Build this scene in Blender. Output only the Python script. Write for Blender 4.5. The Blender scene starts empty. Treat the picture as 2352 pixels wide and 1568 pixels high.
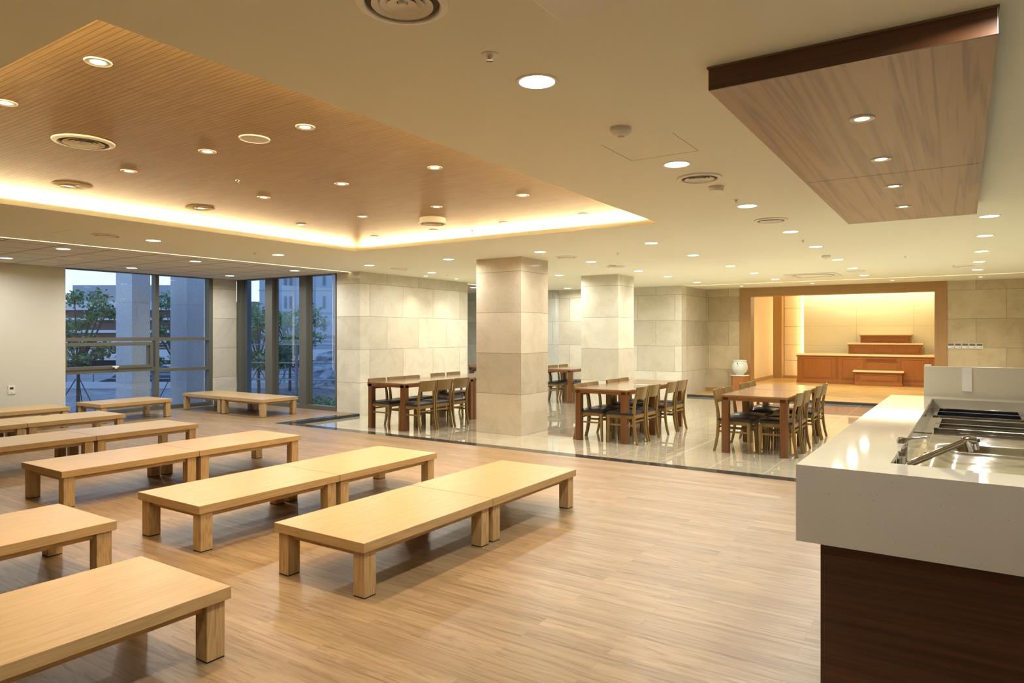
import bpy, bmesh, math, random
from mathutils import Vector, Matrix

scene = bpy.context.scene
col = scene.collection
random.seed(7)
PI = math.pi

# ------------------------------------------------------------------ camera
cam_data = bpy.data.cameras.new('camera')
cam_data.sensor_width = 36.0
cam_data.lens = 24.0
cam_data.shift_y = -18.0 / 2352.0
cam_data.clip_end = 500
camera = bpy.data.objects.new('camera', cam_data)
camera.location = (0, 0, 1.55)
camera.rotation_euler = (math.radians(90), 0, math.radians(33.4533))
col.objects.link(camera)
scene.camera = camera

# ------------------------------------------------------------------ world, exposure
world = bpy.data.worlds.new('dusk_sky')
scene.world = world
world.use_nodes = True
wn = world.node_tree
wn.nodes.clear()
w_out = wn.nodes.new('ShaderNodeOutputWorld')
w_bg = wn.nodes.new('ShaderNodeBackground')
w_tc = wn.nodes.new('ShaderNodeTexCoord')
w_sep = wn.nodes.new('ShaderNodeSeparateXYZ')
w_ramp = wn.nodes.new('ShaderNodeValToRGB')
w_ramp.color_ramp.elements[0].position = 0.0
w_ramp.color_ramp.elements[0].color = (0.66, 0.83, 1.0, 1)
w_ramp.color_ramp.elements[1].position = 0.6
w_ramp.color_ramp.elements[1].color = (0.26, 0.47, 1.0, 1)
w_bg.inputs['Strength'].default_value = 1.6
wn.links.new(w_tc.outputs['Generated'], w_sep.inputs[0])
wn.links.new(w_sep.outputs['Z'], w_ramp.inputs[0])
wn.links.new(w_ramp.outputs[0], w_bg.inputs['Color'])
wn.links.new(w_bg.outputs[0], w_out.inputs['Surface'])

vs = scene.view_settings
vs.view_transform = 'Standard'
vs.look = 'None'
vs.gamma = 1.0
vs.use_curve_mapping = False
vs.exposure = 0.03

# light levels of the fittings
W_DOWN = 26.0       # white ceiling downlights (watts)
W_TRAY = 10.5        # warm gimbal spots in the wooden ceiling
W_SOFFIT = 2.4
COVE = 190.0         # emission of the cove strips
STRIP = 3.2
C_WHITE = (1.0, 0.98, 0.90)
C_WARM = (1.0, 0.78, 0.50)

# ------------------------------------------------------------------ helpers
def obj(name, me, m=None, parent=None, smooth=False):
    o = bpy.data.objects.new(name, me)
    col.objects.link(o)
    if m is not None and not me.materials:
        me.materials.append(m)
    if parent is not None:
        o.parent = parent
    if smooth:
        for p in me.polygons:
            p.use_smooth = True
    return o

class MB:
    """collects shapes into one mesh"""
    def __init__(self):
        self.bm = bmesh.new()
    def box(self, x0, x1, y0, y1, z0, z1, rot=None, at=None, bevel=0.0):
        if x1 < x0: x0, x1 = x1, x0
        if y1 < y0: y0, y1 = y1, y0
        if z1 < z0: z0, z1 = z1, z0
        vs_ = [self.bm.verts.new(c) for c in
               ((x0,y0,z0),(x1,y0,z0),(x1,y1,z0),(x0,y1,z0),(x0,y0,z1),(x1,y0,z1),(x1,y1,z1),(x0,y1,z1))]
        fs = [self.bm.faces.new([vs_[i] for i in f]) for f in
              ((0,3,2,1),(4,5,6,7),(0,1,5,4),(1,2,6,5),(2,3,7,6),(3,0,4,7))]
        if rot is not None:
            c = Vector(at) if at is not None else Vector(((x0+x1)/2,(y0+y1)/2,(z0+z1)/2))
            bmesh.ops.rotate(self.bm, verts=vs_, cent=c, matrix=rot)
        if bevel > 0:
            es = list({e for f in fs for e in f.edges})
            bmesh.ops.bevel(self.bm, geom=es, offset=bevel, segments=1, profile=0.7, affect='EDGES')
        return self
    def prism(self, pts, z0, z1, axis='z'):
        """extrude a polygon; pts in the plane across axis"""
        def mk(p, t):
            if axis == 'z': return (p[0], p[1], t)
            if axis == 'y': return (p[0], t, p[1])
            return (t, p[0], p[1])
        a = [self.bm.verts.new(mk(p, z0)) for p in pts]
        b = [self.bm.verts.new(mk(p, z1)) for p in pts]
        n = len(pts)
        self.bm.faces.new(a[::-1]); self.bm.faces.new(b)
        for i in range(n):
            self.bm.faces.new((a[i], a[(i+1) % n], b[(i+1) % n], b[i]))
        return self
    def lathe(self, prof, n=32, c=(0,0,0), cap=True, mat=None):
        rings = []
        for r, z in prof:
            if r < 1e-6:
                rings.append([self.bm.verts.new((c[0], c[1], c[2]+z))])
            else:
                rings.append([self.bm.verts.new((c[0]+r*math.cos(2*PI*i/n), c[1]+r*math.sin(2*PI*i/n), c[2]+z)) for i in range(n)])
        vv = [v for r in rings for v in r]
        for a, b in zip(rings, rings[1:]):
            if len(a) == 1 and len(b) == 1: continue
            for i in range(n):
                j = (i+1) % n
                if len(a) == 1: self.bm.faces.new((a[0], b[j], b[i]))
                elif len(b) == 1: self.bm.faces.new((a[i], a[j], b[0]))
                else: self.bm.faces.new((a[i], a[j], b[j], b[i]))
        if cap:
            if len(rings[0]) > 1: self.bm.faces.new(rings[0][::-1])
            if len(rings[-1]) > 1: self.bm.faces.new(rings[-1])
        if mat is not None:
            bmesh.ops.transform(self.bm, matrix=mat, verts=vv)
        return self
    def tube(self, pts, r, n=10):
        pts = [Vector(p) for p in pts]
        rs = r if isinstance(r, (list, tuple)) else [r]*len(pts)
        rings = []
        for k, p in enumerate(pts):
            if k == 0: d = pts[1]-p
            elif k == len(pts)-1: d = p-pts[k-1]
            else: d = (pts[k+1]-pts[k-1])
            d.normalize()
            up = Vector((0,0,1)) if abs(d.z) < 0.95 else Vector((1,0,0))
            a = d.cross(up).normalized(); b = a.cross(d).normalized()
            rings.append([self.bm.verts.new(p + rs[k]*(a*math.cos(2*PI*i/n)+b*math.sin(2*PI*i/n))) for i in range(n)])
        for a, b in zip(rings, rings[1:]):
            for i in range(n):
                self.bm.faces.new((a[i], a[(i+1)%n], b[(i+1)%n], b[i]))
        self.bm.faces.new(rings[0][::-1]); self.bm.faces.new(rings[-1])
        return self
    def ribbon(self, path, wx, half):
        """rectangular section swept in the xz plane; path of (x, z, thickness in x); y from -half to half + wx offset"""
        rings = []
        for x, z, t in path:
            rings.append([self.bm.verts.new(v) for v in ((x-t/2, wx-half, z), (x+t/2, wx-half, z), (x+t/2, wx+half, z), (x-t/2, wx+half, z))])
        for a, b in zip(rings, rings[1:]):
            for i in range(4):
                self.bm.faces.new((a[i], a[(i+1)%4], b[(i+1)%4], b[i]))
        self.bm.faces.new(rings[0][::-1]); self.bm.faces.new(rings[-1])
        return self
    def build(self, name, m=None, parent=None, smooth=False, bevel=0.0):
        bmesh.ops.recalc_face_normals(self.bm, faces=self.bm.faces)
        me = bpy.data.meshes.new(name)
        self.bm.to_mesh(me); self.bm.free()
        o = obj(name, me, m, parent, smooth)
        if smooth:
            md = o.modifiers.new('edges', 'EDGE_SPLIT'); md.split_angle = math.radians(38)
        if bevel > 0:
            b = o.modifiers.new('bevel', 'BEVEL'); b.width = bevel; b.segments = 2; b.limit_method = 'ANGLE'
        return o

def tag(o, label, cat, group=None):
    o['label'] = label; o['category'] = cat
    if group: o['group'] = group
    return o

def thing(name, label, cat, loc=(0,0,0), rz=0.0, group=None):
    o = bpy.data.objects.new(name, None)
    o.empty_display_size = 0.1
    col.objects.link(o)
    o.location = loc; o.rotation_euler = (0,0,rz)
    return tag(o, label, cat, group)

def struct(o):
    o['kind'] = 'structure'
    return o

def copy_tree(o, parent=None):
    c = o.copy(); col.objects.link(c)
    if parent is not None: c.parent = parent
    for ch in list(o.children): copy_tree(ch, c)
    return c

def dup(src, label, loc, rz=0.0, group=None):
    c = copy_tree(src)
    c.location = loc; c.rotation_euler = (0,0,rz)
    c['label'] = label
    if group: c['group'] = group
    return c

# ------------------------------------------------------------------ materials
class NT:
    def __init__(self, name):
        self.m = bpy.data.materials.new(name); self.m.use_nodes = True
        self.t = self.m.node_tree; self.t.nodes.clear()
        self.out = self.n('ShaderNodeOutputMaterial')
    def n(self, typ, **kw):
        nd = self.t.nodes.new(typ)
        for k, v in kw.items(): setattr(nd, k, v)
        return nd
    def l(self, a, b): self.t.links.new(a, b)
    def bsdf(self, **kw):
        b = self.n('ShaderNodeBsdfPrincipled')
        for k, v in kw.items(): b.inputs[k].default_value = v
        self.l(b.outputs[0], self.out.inputs['Surface'])
        return b
    def ramp(self, src, stops, interp='LINEAR'):
        r = self.n('ShaderNodeValToRGB'); cr = r.color_ramp; cr.interpolation = interp
        while len(cr.elements) > 1: cr.elements.remove(cr.elements[-1])
        cr.elements[0].position = stops[0][0]; cr.elements[0].color = (*stops[0][1], 1)
        for p, c in stops[1:]:
            e = cr.elements.new(p); e.color = (*c, 1)
        self.l(src, r.inputs[0]); return r
    def math(self, op, a, b=None, c=None):
        nd = self.n('ShaderNodeMath', operation=op)
        for i, v in enumerate((a, b, c)):
            if v is None: continue
            if isinstance(v, (int, float)): nd.inputs[i].default_value = v
            else: self.l(v, nd.inputs[i])
        return nd.outputs[0]
    def mix(self, fac, a, b, blend='MIX'):
        nd = self.n('ShaderNodeMixRGB', blend_type=blend)
        for i, v in ((0, fac), (1, a), (2, b)):
            if isinstance(v, (int, float)): nd.inputs[i].default_value = v
            elif isinstance(v, tuple): nd.inputs[i].default_value = (*v, 1)
            else: self.l(v, nd.inputs[i])
        return nd.outputs[0]
    def mapping(self, src, scale=(1,1,1), loc=(0,0,0)):
        mp = self.n('ShaderNodeMapping')
        mp.inputs['Scale'].default_value = scale; mp.inputs['Location'].default_value = loc
        self.l(src, mp.inputs[0]); return mp.outputs[0]
    def noise(self, vec, scale, detail=4, rough=0.5, dist=0.0):
        nz = self.n('ShaderNodeTexNoise')
        nz.inputs['Scale'].default_value = scale; nz.inputs['Detail'].default_value = detail
        nz.inputs['Roughness'].default_value = rough; nz.inputs['Distortion'].default_value = dist
        self.l(vec, nz.inputs['Vector']); return nz.outputs[0]

def mat_plain(name, c, rough=0.5, metal=0.0, coat=0.0, spec=0.5):
    k = NT(name)
    b = k.bsdf(Roughness=rough, Metallic=metal)
    b.inputs['Base Color'].default_value = (*c, 1)
    b.inputs['Coat Weight'].default_value = coat
    b.inputs['Coat Roughness'].default_value = 0.06
    b.inputs['Specular IOR Level'].default_value = spec
    tc = k.n('ShaderNodeTexCoord')
    nz = k.noise(tc.outputs['Object'], 60.0, 3)
    r = k.ramp(nz, [(0.3, (rough*0.97,)*3), (0.7, (min(1, rough*1.03),)*3)])
    k.l(r.outputs[0], b.inputs['Roughness'])
    return k.m

def mat_wood(name, base, dark, axis='y', rough=0.42, fine=1.0, contrast=1.0, coat=0.0, coords='Object', rings=0.5, rnd=True, stretch=1.0, dist=0.8):
    k = NT(name)
    b = k.bsdf(Roughness=rough)
    b.inputs['Coat Weight'].default_value = coat; b.inputs['Coat Roughness'].default_value = 0.12
    tc = k.n('ShaderNodeTexCoord')
    src = tc.outputs['Object']
    if rnd:
        oi = k.n('ShaderNodeObjectInfo')
        add = k.n('ShaderNodeVectorMath', operation='MULTIPLY_ADD')
        cmb = k.n('ShaderNodeCombineXYZ')
        for i in range(3): k.l(oi.outputs['Random'], cmb.inputs[i])
        k.l(cmb.outputs[0], add.inputs[0]); add.inputs[1].default_value = (7.3, 11.1, 5.7)
        k.l(src, add.inputs[2]); src = add.outputs[0]
    q = 1.0/stretch
    s = {'x': (q, 12, 12), 'y': (12, q, 12), 'z': (12, 12, q)}[axis]
    s2 = {'x': (1, 60, 60), 'y': (60, 1, 60), 'z': (60, 60, 1)}[axis]
    m1 = k.mapping(src, tuple(v*0.55*fine for v in s))
    m2 = k.mapping(src, tuple(v*2.2*fine for v in s2))
    if axis == 'y':     # faces across the grain are edge-banded: grain runs along x there
        def swapped(f, tt):
            mm = k.mapping(src, tuple(v*f for v in tt)); return mm
        ns = k.n('ShaderNodeSeparateXYZ'); k.l(tc.outputs['Normal'], ns.inputs[0])
        isy = k.math('GREATER_THAN', k.math('ABSOLUTE', ns.outputs['Y']), 0.6)
        m1 = k.mix(isy, m1, swapped(0.55*fine, (1, 12, 12)))
        m2 = k.mix(isy, m2, swapped(2.2*fine, (1, 60, 60)))
    n1 = k.noise(m1, 1.0, 3, 0.5, dist)
    n2 = k.noise(m2, 1.0, 2, 0.6, 0.1)
    # cathedral figure: bands of the slow noise
    bands = k.math('ABSOLUTE', k.math('SUBTRACT', k.math('FRACT', k.math('MULTIPLY', n1, 9.0)), 0.5))
    bands = k.math('MULTIPLY', bands, rings)
    f = k.math('ADD', k.math('MULTIPLY', n2, 0.75), bands)
    r = k.ramp(f, [(0.25, dark), (0.25 + 0.38/contrast, base)])
    k.l(r.outputs[0], b.inputs['Base Color'])
    bp = k.n('ShaderNodeBump'); bp.inputs['Strength'].default_value = 0.08; bp.inputs['Distance'].default_value = 0.002
    k.l(f, bp.inputs['Height']); k.l(bp.outputs[0], b.inputs['Normal'])
    return k.m

def mat_marble(name, axis, u0, width, base=(0.64,0.61,0.51), dark=(0.50,0.46,0.36), z0=-0.055, vein=1.0, tint=0.85, rough=0.11):
    """polished stone wall panels 0.647 high; axis is the world axis along the wall"""
    k = NT(name)
    b = k.bsdf(Roughness=rough)
    b.inputs['Specular IOR Level'].default_value = 0.5
    g = k.n('ShaderNodeNewGeometry')
    sp = k.n('ShaderNodeSeparateXYZ'); k.l(g.outputs['Position'], sp.inputs[0])
    cm = k.n('ShaderNodeCombineXYZ')
    if axis == 'xy':    # a pier: both faces one panel wide
        k.l(k.math('ADD', sp.outputs['X'], sp.outputs['Y']), cm.inputs[0])
    else:
        k.l(k.math('SUBTRACT', sp.outputs['X' if axis == 'x' else 'Y'], u0 - 40*width), cm.inputs[0])
    k.l(k.math('SUBTRACT', sp.outputs['Z'], z0 - 0.647*2), cm.inputs[1])
    br = k.n('ShaderNodeTexBrick')
    br.offset = 0.5; br.offset_frequency = 2
    br.inputs['Scale'].default_value = 1.0
    br.inputs['Brick Width'].default_value = width
    br.inputs['Row Height'].default_value = 0.647
    br.inputs['Mortar Size'].default_value = 0.003
    br.inputs['Mortar Smooth'].default_value = 0.0
    br.inputs['Color1'].default_value = (0, 0, 0, 1); br.inputs['Color2'].default_value = (1, 1, 1, 1)
    br.inputs['Mortar'].default_value = (0.5, 0.5, 0.5, 1)
    k.l(cm.outputs[0], br.inputs['Vector'])
    # per panel offset of the figure
    add = k.n('ShaderNodeVectorMath', operation='MULTIPLY_ADD')
    k.l(br.outputs['Color'], add.inputs[0]); add.inputs[1].default_value = (9.1, 5.3, 7.7)
    k.l(g.outputs['Position'], add.inputs[2])
    P = add.outputs[0]
    n1 = k.noise(P, 2.0, 6, 0.6, 1.2)
    n2 = k.noise(P, 1.9, 5, 0.55, 1.2)
    n3 = k.noise(P, 30.0, 4, 0.7, 0.3)
    v = k.math('ABSOLUTE', k.math('SUBTRACT', n2, 0.5))
    n4 = k.noise(P, 5.5, 3, 0.5, 0.9)
    v4 = k.math('ABSOLUTE', k.math('SUBTRACT', n4, 0.5))
    veins = k.math('MAXIMUM', k.ramp(v, [(0.0, (1, 1, 1)), (0.014, (0, 0, 0))]).outputs[0], k.ramp(v4, [(0.0, (0.6,)*3), (0.018, (0, 0, 0))]).outputs[0])
    cloud = k.ramp(n1, [(0.34, dark), (0.58, base)]).outputs[0]
    cloud = k.mix(0.50, base, cloud)
    c = k.mix(k.math('MULTIPLY', veins, 0.16*vein), cloud, (dark[0]*0.7, dark[1]*0.66, dark[2]*0.6))
    sp3 = k.ramp(n3, [(0.35, (0.97,)*3), (0.65, (1.02,)*3)]).outputs[0]
    c = k.mix(1.0, c, sp3, 'MULTIPLY')
    tn = k.ramp(br.outputs['Color'], [(0.0, (tint, tint*0.985, tint*0.95)), (1.0, (1.05, 1.05, 1.05))]).outputs[0]
    c = k.mix(1.0, c, tn, 'MULTIPLY')
    c = k.mix(br.outputs['Fac'], c, (0.16, 0.13, 0.09))
    k.l(c, b.inputs['Base Color'])
    k.l(k.ramp(br.outputs['Fac'], [(0, (rough,)*3), (1, (0.6,)*3)]).outputs[0], b.inputs['Roughness'])
    bp = k.n('ShaderNodeBump'); bp.inputs['Strength'].default_value = 0.25; bp.inputs['Distance'].default_value = 0.002; bp.invert = True
    k.l(br.outputs['Fac'], bp.inputs['Height']); k.l(bp.outputs[0], b.inputs['Normal'])
    return k.m

def mat_wood_floor():
    k = NT('laminate_plank_floor')
    b = k.bsdf(Roughness=0.32)
    g = k.n('ShaderNodeNewGeometry')
    mp = k.mapping(g.outputs['Position'], (1,1,1), (60, 60, 0))
    br = k.n('ShaderNodeTexBrick'); br.offset = 0.37; br.offset_frequency = 2; br.squash = 1.0
    br.inputs['Scale'].default_value = 1.0
    br.inputs['Brick Width'].default_value = 1.22; br.inputs['Row Height'].default_value = 0.098
    br.inputs['Mortar Size'].default_value = 0.0011; br.inputs['Mortar Smooth'].default_value = 0.1
    br.inputs['Color1'].default_value = (0,0,0,1); br.inputs['Color2'].default_value = (1,1,1,1); br.inputs['Mortar'].default_value = (0.5,0.5,0.5,1)
    k.l(mp, br.inputs['Vector'])
    add = k.n('ShaderNodeVectorMath', operation='MULTIPLY_ADD')
    k.l(br.outputs['Color'], add.inputs[0]); add.inputs[1].default_value = (13.0, 31.0, 0)
    k.l(g.outputs['Position'], add.inputs[2])
    P = add.outputs[0]
    n1 = k.noise(k.mapping(P, (0.8, 7, 1)), 1.0, 4, 0.55, 1.3)
    n2 = k.noise(k.mapping(P, (1.3, 42, 1)), 1.0, 5, 0.62, 0.6)
    bands = k.math('ABSOLUTE', k.math('SUBTRACT', k.math('FRACT', k.math('MULTIPLY', n1, 7.0)), 0.5))
    f = k.math('ADD', k.math('MULTIPLY', n2, 0.8), k.math('MULTIPLY', bands, 0.30))
    c = k.ramp(f, [(0.28, (0.155, 0.097, 0.045)), (0.48, (0.285, 0.190, 0.099)), (0.72, (0.335, 0.230, 0.126))]).outputs[0]
    big = k.ramp(n1, [(0.35, (0.92, 0.90, 0.88)), (0.6, (1.03, 1.03, 1.03))]).outputs[0]
    c = k.mix(1.0, c, big, 'MULTIPLY')
    tn = k.ramp(br.outputs['Color'], [(0.0, (0.84, 0.82, 0.79)), (1.0, (1.10, 1.10, 1.10))]).outputs[0]
    c = k.mix(1.0, c, tn, 'MULTIPLY')
    c = k.mix(k.math('MULTIPLY', br.outputs['Fac'], 0.6), c, (0.16, 0.09, 0.045))
    k.l(c, b.inputs['Base Color'])
    rr = k.ramp(f, [(0.2, (0.40,)*3), (0.8, (0.31,)*3)]).outputs[0]
    k.l(rr, b.inputs['Roughness'])
    return k.m

def mat_parquet():
    k = NT('stage_parquet')
    b = k.bsdf(Roughness=0.3)
    g = k.n('ShaderNodeNewGeometry')
    mp = k.mapping(g.outputs['Position'], (1,1,1), (60, 60, 0))
    br = k.n('ShaderNodeTexBrick'); br.offset = 0.5
    br.inputs['Scale'].default_value = 1.0
    br.inputs['Brick Width'].default_value = 0.36; br.inputs['Row Height'].default_value = 0.12
    br.inputs['Mortar Size'].default_value = 0.001
    br.inputs['Color1'].default_value = (0,0,0,1); br.inputs['Color2'].default_value = (1,1,1,1)
    k.l(mp, br.inputs['Vector'])
    n2 = k.noise(k.mapping(g.outputs['Position'], (4, 40, 1)), 1.0, 3)
    c = k.ramp(br.outputs['Color'], [(0, (0.34, 0.205, 0.055)), (1, (0.55, 0.37, 0.125))]).outputs[0]
    c = k.mix(0.25, c, k.ramp(n2, [(0.3, (0.38,0.22,0.07)), (0.7, (0.64,0.42,0.18))]).outputs[0])
    k.l(c, b.inputs['Base Color'])
    return k.m

def mat_tile_floor():
    k = NT('polished_tile_floor')
    b = k.bsdf(Roughness=0.05)
    b.inputs['Specular IOR Level'].default_value = 0.8
    b.inputs['Coat Weight'].default_value = 1.0; b.inputs['Coat Roughness'].default_value = 0.025
    g = k.n('ShaderNodeNewGeometry')
    mp = k.mapping(g.outputs['Position'], (1,1,1), (1.9 + 62.5, -7.8 + 62.5, 0))
    br = k.n('ShaderNodeTexBrick'); br.offset = 0.0
    br.inputs['Scale'].default_value = 1.0
    br.inputs['Brick Width'].default_value = 0.625; br.inputs['Row Height'].default_value = 0.625
    br.inputs['Mortar Size'].default_value = 0.0022; br.inputs['Mortar Smooth'].default_value = 0.0
    br.inputs['Color1'].default_value = (0,0,0,1); br.inputs['Color2'].default_value = (1,1,1,1)
    k.l(mp, br.inputs['Vector'])
    add = k.n('ShaderNodeVectorMath', operation='MULTIPLY_ADD')
    k.l(br.outputs['Color'], add.inputs[0]); add.inputs[1].default_value = (5.0, 3.0, 0)
    k.l(g.outputs['Position'], add.inputs[2])
    n1 = k.noise(k.mapping(add.outputs[0], (0.8, 5, 1)), 1.0, 4, 0.55, 0.6)
    c = k.ramp(n1, [(0.3, (0.52, 0.46, 0.33)), (0.7, (0.60, 0.54, 0.41))]).outputs[0]
    c = k.mix(br.outputs['Fac'], c, (0.80, 0.76, 0.62))
    k.l(c, b.inputs['Base Color'])
    k.l(k.ramp(br.outputs['Fac'], [(0, (0.045,)*3), (1, (0.35,)*3)]).outputs[0], b.inputs['Roughness'])
    return k.m

def mat_grooved():
    """slatted timber ceiling lining: grooves every 33 mm across y"""
    k = NT('grooved_timber_ceiling')
    b = k.bsdf(Roughness=0.45)
    g = k.n('ShaderNodeNewGeometry')
    sp = k.n('ShaderNodeSeparateXYZ'); k.l(g.outputs['Position'], sp.inputs[0])
    P = g.outputs['Position']
    n1 = k.noise(k.mapping(P, (0.6, 7, 1)), 1.0, 3, 0.5, 0.8)
    n2 = k.noise(k.mapping(P, (2.5, 90, 1)), 1.0, 3, 0.6, 0.1)
    bands = k.math('ABSOLUTE', k.math('SUBTRACT', k.math('FRACT', k.math('MULTIPLY', n1, 8.0)), 0.5))
    f = k.math('ADD', k.math('MULTIPLY', n2, 0.8), k.math('MULTIPLY', bands, 0.28))
    c = k.ramp(f, [(0.25, (0.28, 0.178, 0.058)), (0.65, (0.42, 0.285, 0.108))]).outputs[0]
    fr = k.math('FRACT', k.math('MULTIPLY', k.math('ADD', sp.outputs['Y'], 10.0), 1/0.0333))
    gr = k.math('LESS_THAN', fr, 0.13)
    # sheet joints every 1.27 m
    jx = k.math('LESS_THAN', k.math('FRACT', k.math('MULTIPLY', k.math('ADD', sp.outputs['X'], 20.03), 1/1.25)), 0.003)
    gr = k.math('MAXIMUM', gr, jx)
    c = k.mix(k.math('MULTIPLY', gr, 0.85), c, (0.12, 0.06, 0.025))
    k.l(c, b.inputs['Base Color'])
    return k.m

def mat_ceiling_tiles():
    k = NT('lay_in_ceiling_tiles')
    b = k.bsdf(Roughness=0.85)
    g = k.n('ShaderNodeNewGeometry')
    sp = k.n('ShaderNodeSeparateXYZ'); k.l(g.outputs['Position'], sp.inputs[0])
    fy = k.math('FRACT', k.math('MULTIPLY', k.math('ADD', sp.outputs['Y'], 65.2 - 5.02), 1/0.652))
    fx = k.math('FRACT', k.math('MULTIPLY', k.math('ADD', sp.outputs['X'], 65.2 - 0.0), 1/0.652))
    l1 = k.math('LESS_THAN', fy, 0.040)
    l2 = k.math('MULTIPLY', k.math('LESS_THAN', fx, 0.040), 0.9)
    c = k.mix(k.math('MAXIMUM', l1, l2), (0.62, 0.60, 0.55), (0.17, 0.155, 0.13))
    k.l(c, b.inputs['Base Color'])
    return k.m

def mat_emit(name, c, s):
    k = NT(name)
    e = k.n('ShaderNodeEmission')
    e.inputs['Color'].default_value = (*c, 1); e.inputs['Strength'].default_value = s
    k.l(e.outputs[0], k.out.inputs['Surface'])
    return k.m

def mat_glass():
    k = NT('window_glass')
    fr = k.n('ShaderNodeFresnel'); fr.inputs['IOR'].default_value = 1.55
    tr = k.n('ShaderNodeBsdfTransparent'); tr.inputs['Color'].default_value = (0.95, 0.98, 0.99, 1)
    gl = k.n('ShaderNodeBsdfGlossy'); gl.inputs['Roughness'].default_value = 0.0
    gl.inputs['Color'].default_value = (0.9, 0.95, 1, 1)
    mx = k.n('ShaderNodeMixShader')
    gg = k.n('ShaderNodeNewGeometry')
    k.l(k.math('MULTIPLY', fr.outputs[0], k.math('SUBTRACT', 1.0, gg.outputs['Backfacing'])), mx.inputs[0]); k.l(tr.outputs[0], mx.inputs[1]); k.l(gl.outputs[0], mx.inputs[2])
    k.l(mx.outputs[0], k.out.inputs['Surface'])
    return k.m

def mat_speckled(name):
    k = NT(name)
    b = k.bsdf(Roughness=0.055)
    b.inputs['Specular IOR Level'].default_value = 0.45
    tc = k.n('ShaderNodeTexCoord')
    def specks(scale, thr, seed):
        vo = k.n('ShaderNodeTexVoronoi'); vo.inputs['Scale'].default_value = scale
        k.l(k.mapping(tc.outputs['Object'], (1,1,1), (seed,seed,seed)), vo.inputs['Vector'])
        near = k.math('LESS_THAN', vo.outputs['Distance'], thr)
        sp = k.n('ShaderNodeSeparateColor'); k.l(vo.outputs['Color'], sp.inputs[0])
        return k.math('MULTIPLY', near, k.math('GREATER_THAN', sp.outputs[0], 0.76))
    d1 = specks(62, 0.085, 0.0); d2 = specks(110, 0.11, 3.3); w1 = specks(95, 0.10, 7.7)
    n = k.noise(tc.outputs['Object'], 3.0, 3)
    c = k.ramp(n, [(0.3, (0.51, 0.475, 0.40)), (0.7, (0.55, 0.515, 0.435))]).outputs[0]
    c = k.mix(d2, c, (0.30, 0.24, 0.18)); c = k.mix(d1, c, (0.13, 0.10, 0.08)); c = k.mix(w1, c, (0.82, 0.78, 0.70))
    k.l(c, b.inputs['Base Color'])
    return k.m

def mat_steel(name, rough=0.12, wav=0.0, c=(0.66,0.66,0.64)):
    k = NT(name)
    b = k.bsdf(Metallic=1.0, Roughness=rough)
    b.inputs['Base Color'].default_value = (*c, 1)
    tc = k.n('ShaderNodeTexCoord')
    n = k.noise(k.mapping(tc.outputs['Object'], (2.2, 1.3, 1)), 1.6, 2, 0.4, 0.3)
    bp = k.n('ShaderNodeBump'); bp.inputs['Strength'].default_value = wav; bp.inputs['Distance'].default_value = 0.05
    k.l(n, bp.inputs['Height']); k.l(bp.outputs[0], b.inputs['Normal'])
    return k.m

def mat_granite(name, c1, c2, rough=0.12, scale=60):
    k = NT(name)
    b = k.bsdf(Roughness=rough)
    g = k.n('ShaderNodeNewGeometry')
    n = k.noise(g.outputs['Position'], scale, 4, 0.7)
    c = k.ramp(n, [(0.4, c1), (0.6, c2)]).outputs[0]
    k.l(c, b.inputs['Base Color'])
    return k.m

def mat_foliage(name, c1, c2):
    k = NT(name)
    b = k.bsdf(Roughness=0.6)
    g = k.n('ShaderNodeNewGeometry')
    n = k.noise(g.outputs['Position'], 2.4, 3, 0.7)
    c = k.ramp(n, [(0.35, c1), (0.65, c2)]).outputs[0]
    k.l(c, b.inputs['Base Color'])
    return k.m

M = {}
M['paint'] = mat_plain('ceiling_paint', (0.80, 0.80, 0.66), 0.75)
M['wall_fabric'] = mat_plain('wall_covering', (0.60, 0.57, 0.48), 0.8)
M['plaster'] = mat_plain('plain_plaster', (0.62, 0.58, 0.48), 0.9)
M['line'] = mat_plain('shadow_gap', (0.20, 0.16, 0.10), 0.9)
M['tiles'] = mat_ceiling_tiles()
M['grooved'] = mat_grooved()
M['woodfloor'] = mat_wood_floor()
M['tilefloor'] = mat_tile_floor()
M['parquet'] = mat_parquet()
M['granite'] = mat_granite('dark_granite', (0.018,0.018,0.020), (0.060,0.060,0.062), 0.07)
M['oak'] = mat_wood('low_table_oak', (0.50,0.335,0.150), (0.39,0.245,0.098), 'y', 0.36, 1.5, 1.3, rings=0.4)
M['oak_x'] = mat_wood('low_table_oak_across', (0.46,0.29,0.125), (0.34,0.20,0.08), 'x', 0.4)
M['oak_leg'] = mat_wood('low_table_leg_oak', (0.50,0.335,0.150), (0.30,0.18,0.07), 'z', 0.42, 1.8, 1.0, rings=0.7)
M['black'] = mat_plain('black_rubber', (0.02,0.018,0.016), 0.6)
M['dining'] = mat_wood('dining_top_veneer_sheen', (0.235,0.122,0.050), (0.165,0.080,0.030), 'y', 0.24, 1.0, 1.0, coat=0.6, rings=0.25)  # tan top colour carries the ceiling's reflection; edges and legs stay red-brown
M['dining_edge'] = mat_wood('dining_edge_veneer', (0.195,0.070,0.019), (0.13,0.042,0.011), 'y', 0.28, 1.0, 1.0, coat=0.2, rings=0.25)
M['dining_leg'] = mat_wood('dining_leg_veneer', (0.165,0.066,0.018), (0.105,0.038,0.010), 'z', 0.28, 1.0, 1.0, coat=0.2, rings=0.25)
M['chair'] = mat_wood('chair_walnut', (0.225,0.135,0.036), (0.145,0.082,0.020), 'z', 0.36, 1.2, 1.0, coat=0.15, rings=0.3)
M['vinyl'] = mat_plain('dark_seat_vinyl', (0.018,0.016,0.020), 0.34)
M['frame'] = mat_plain('window_frame_metal', (0.105,0.102,0.082), 0.42)
M['glass'] = mat_glass()
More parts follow.
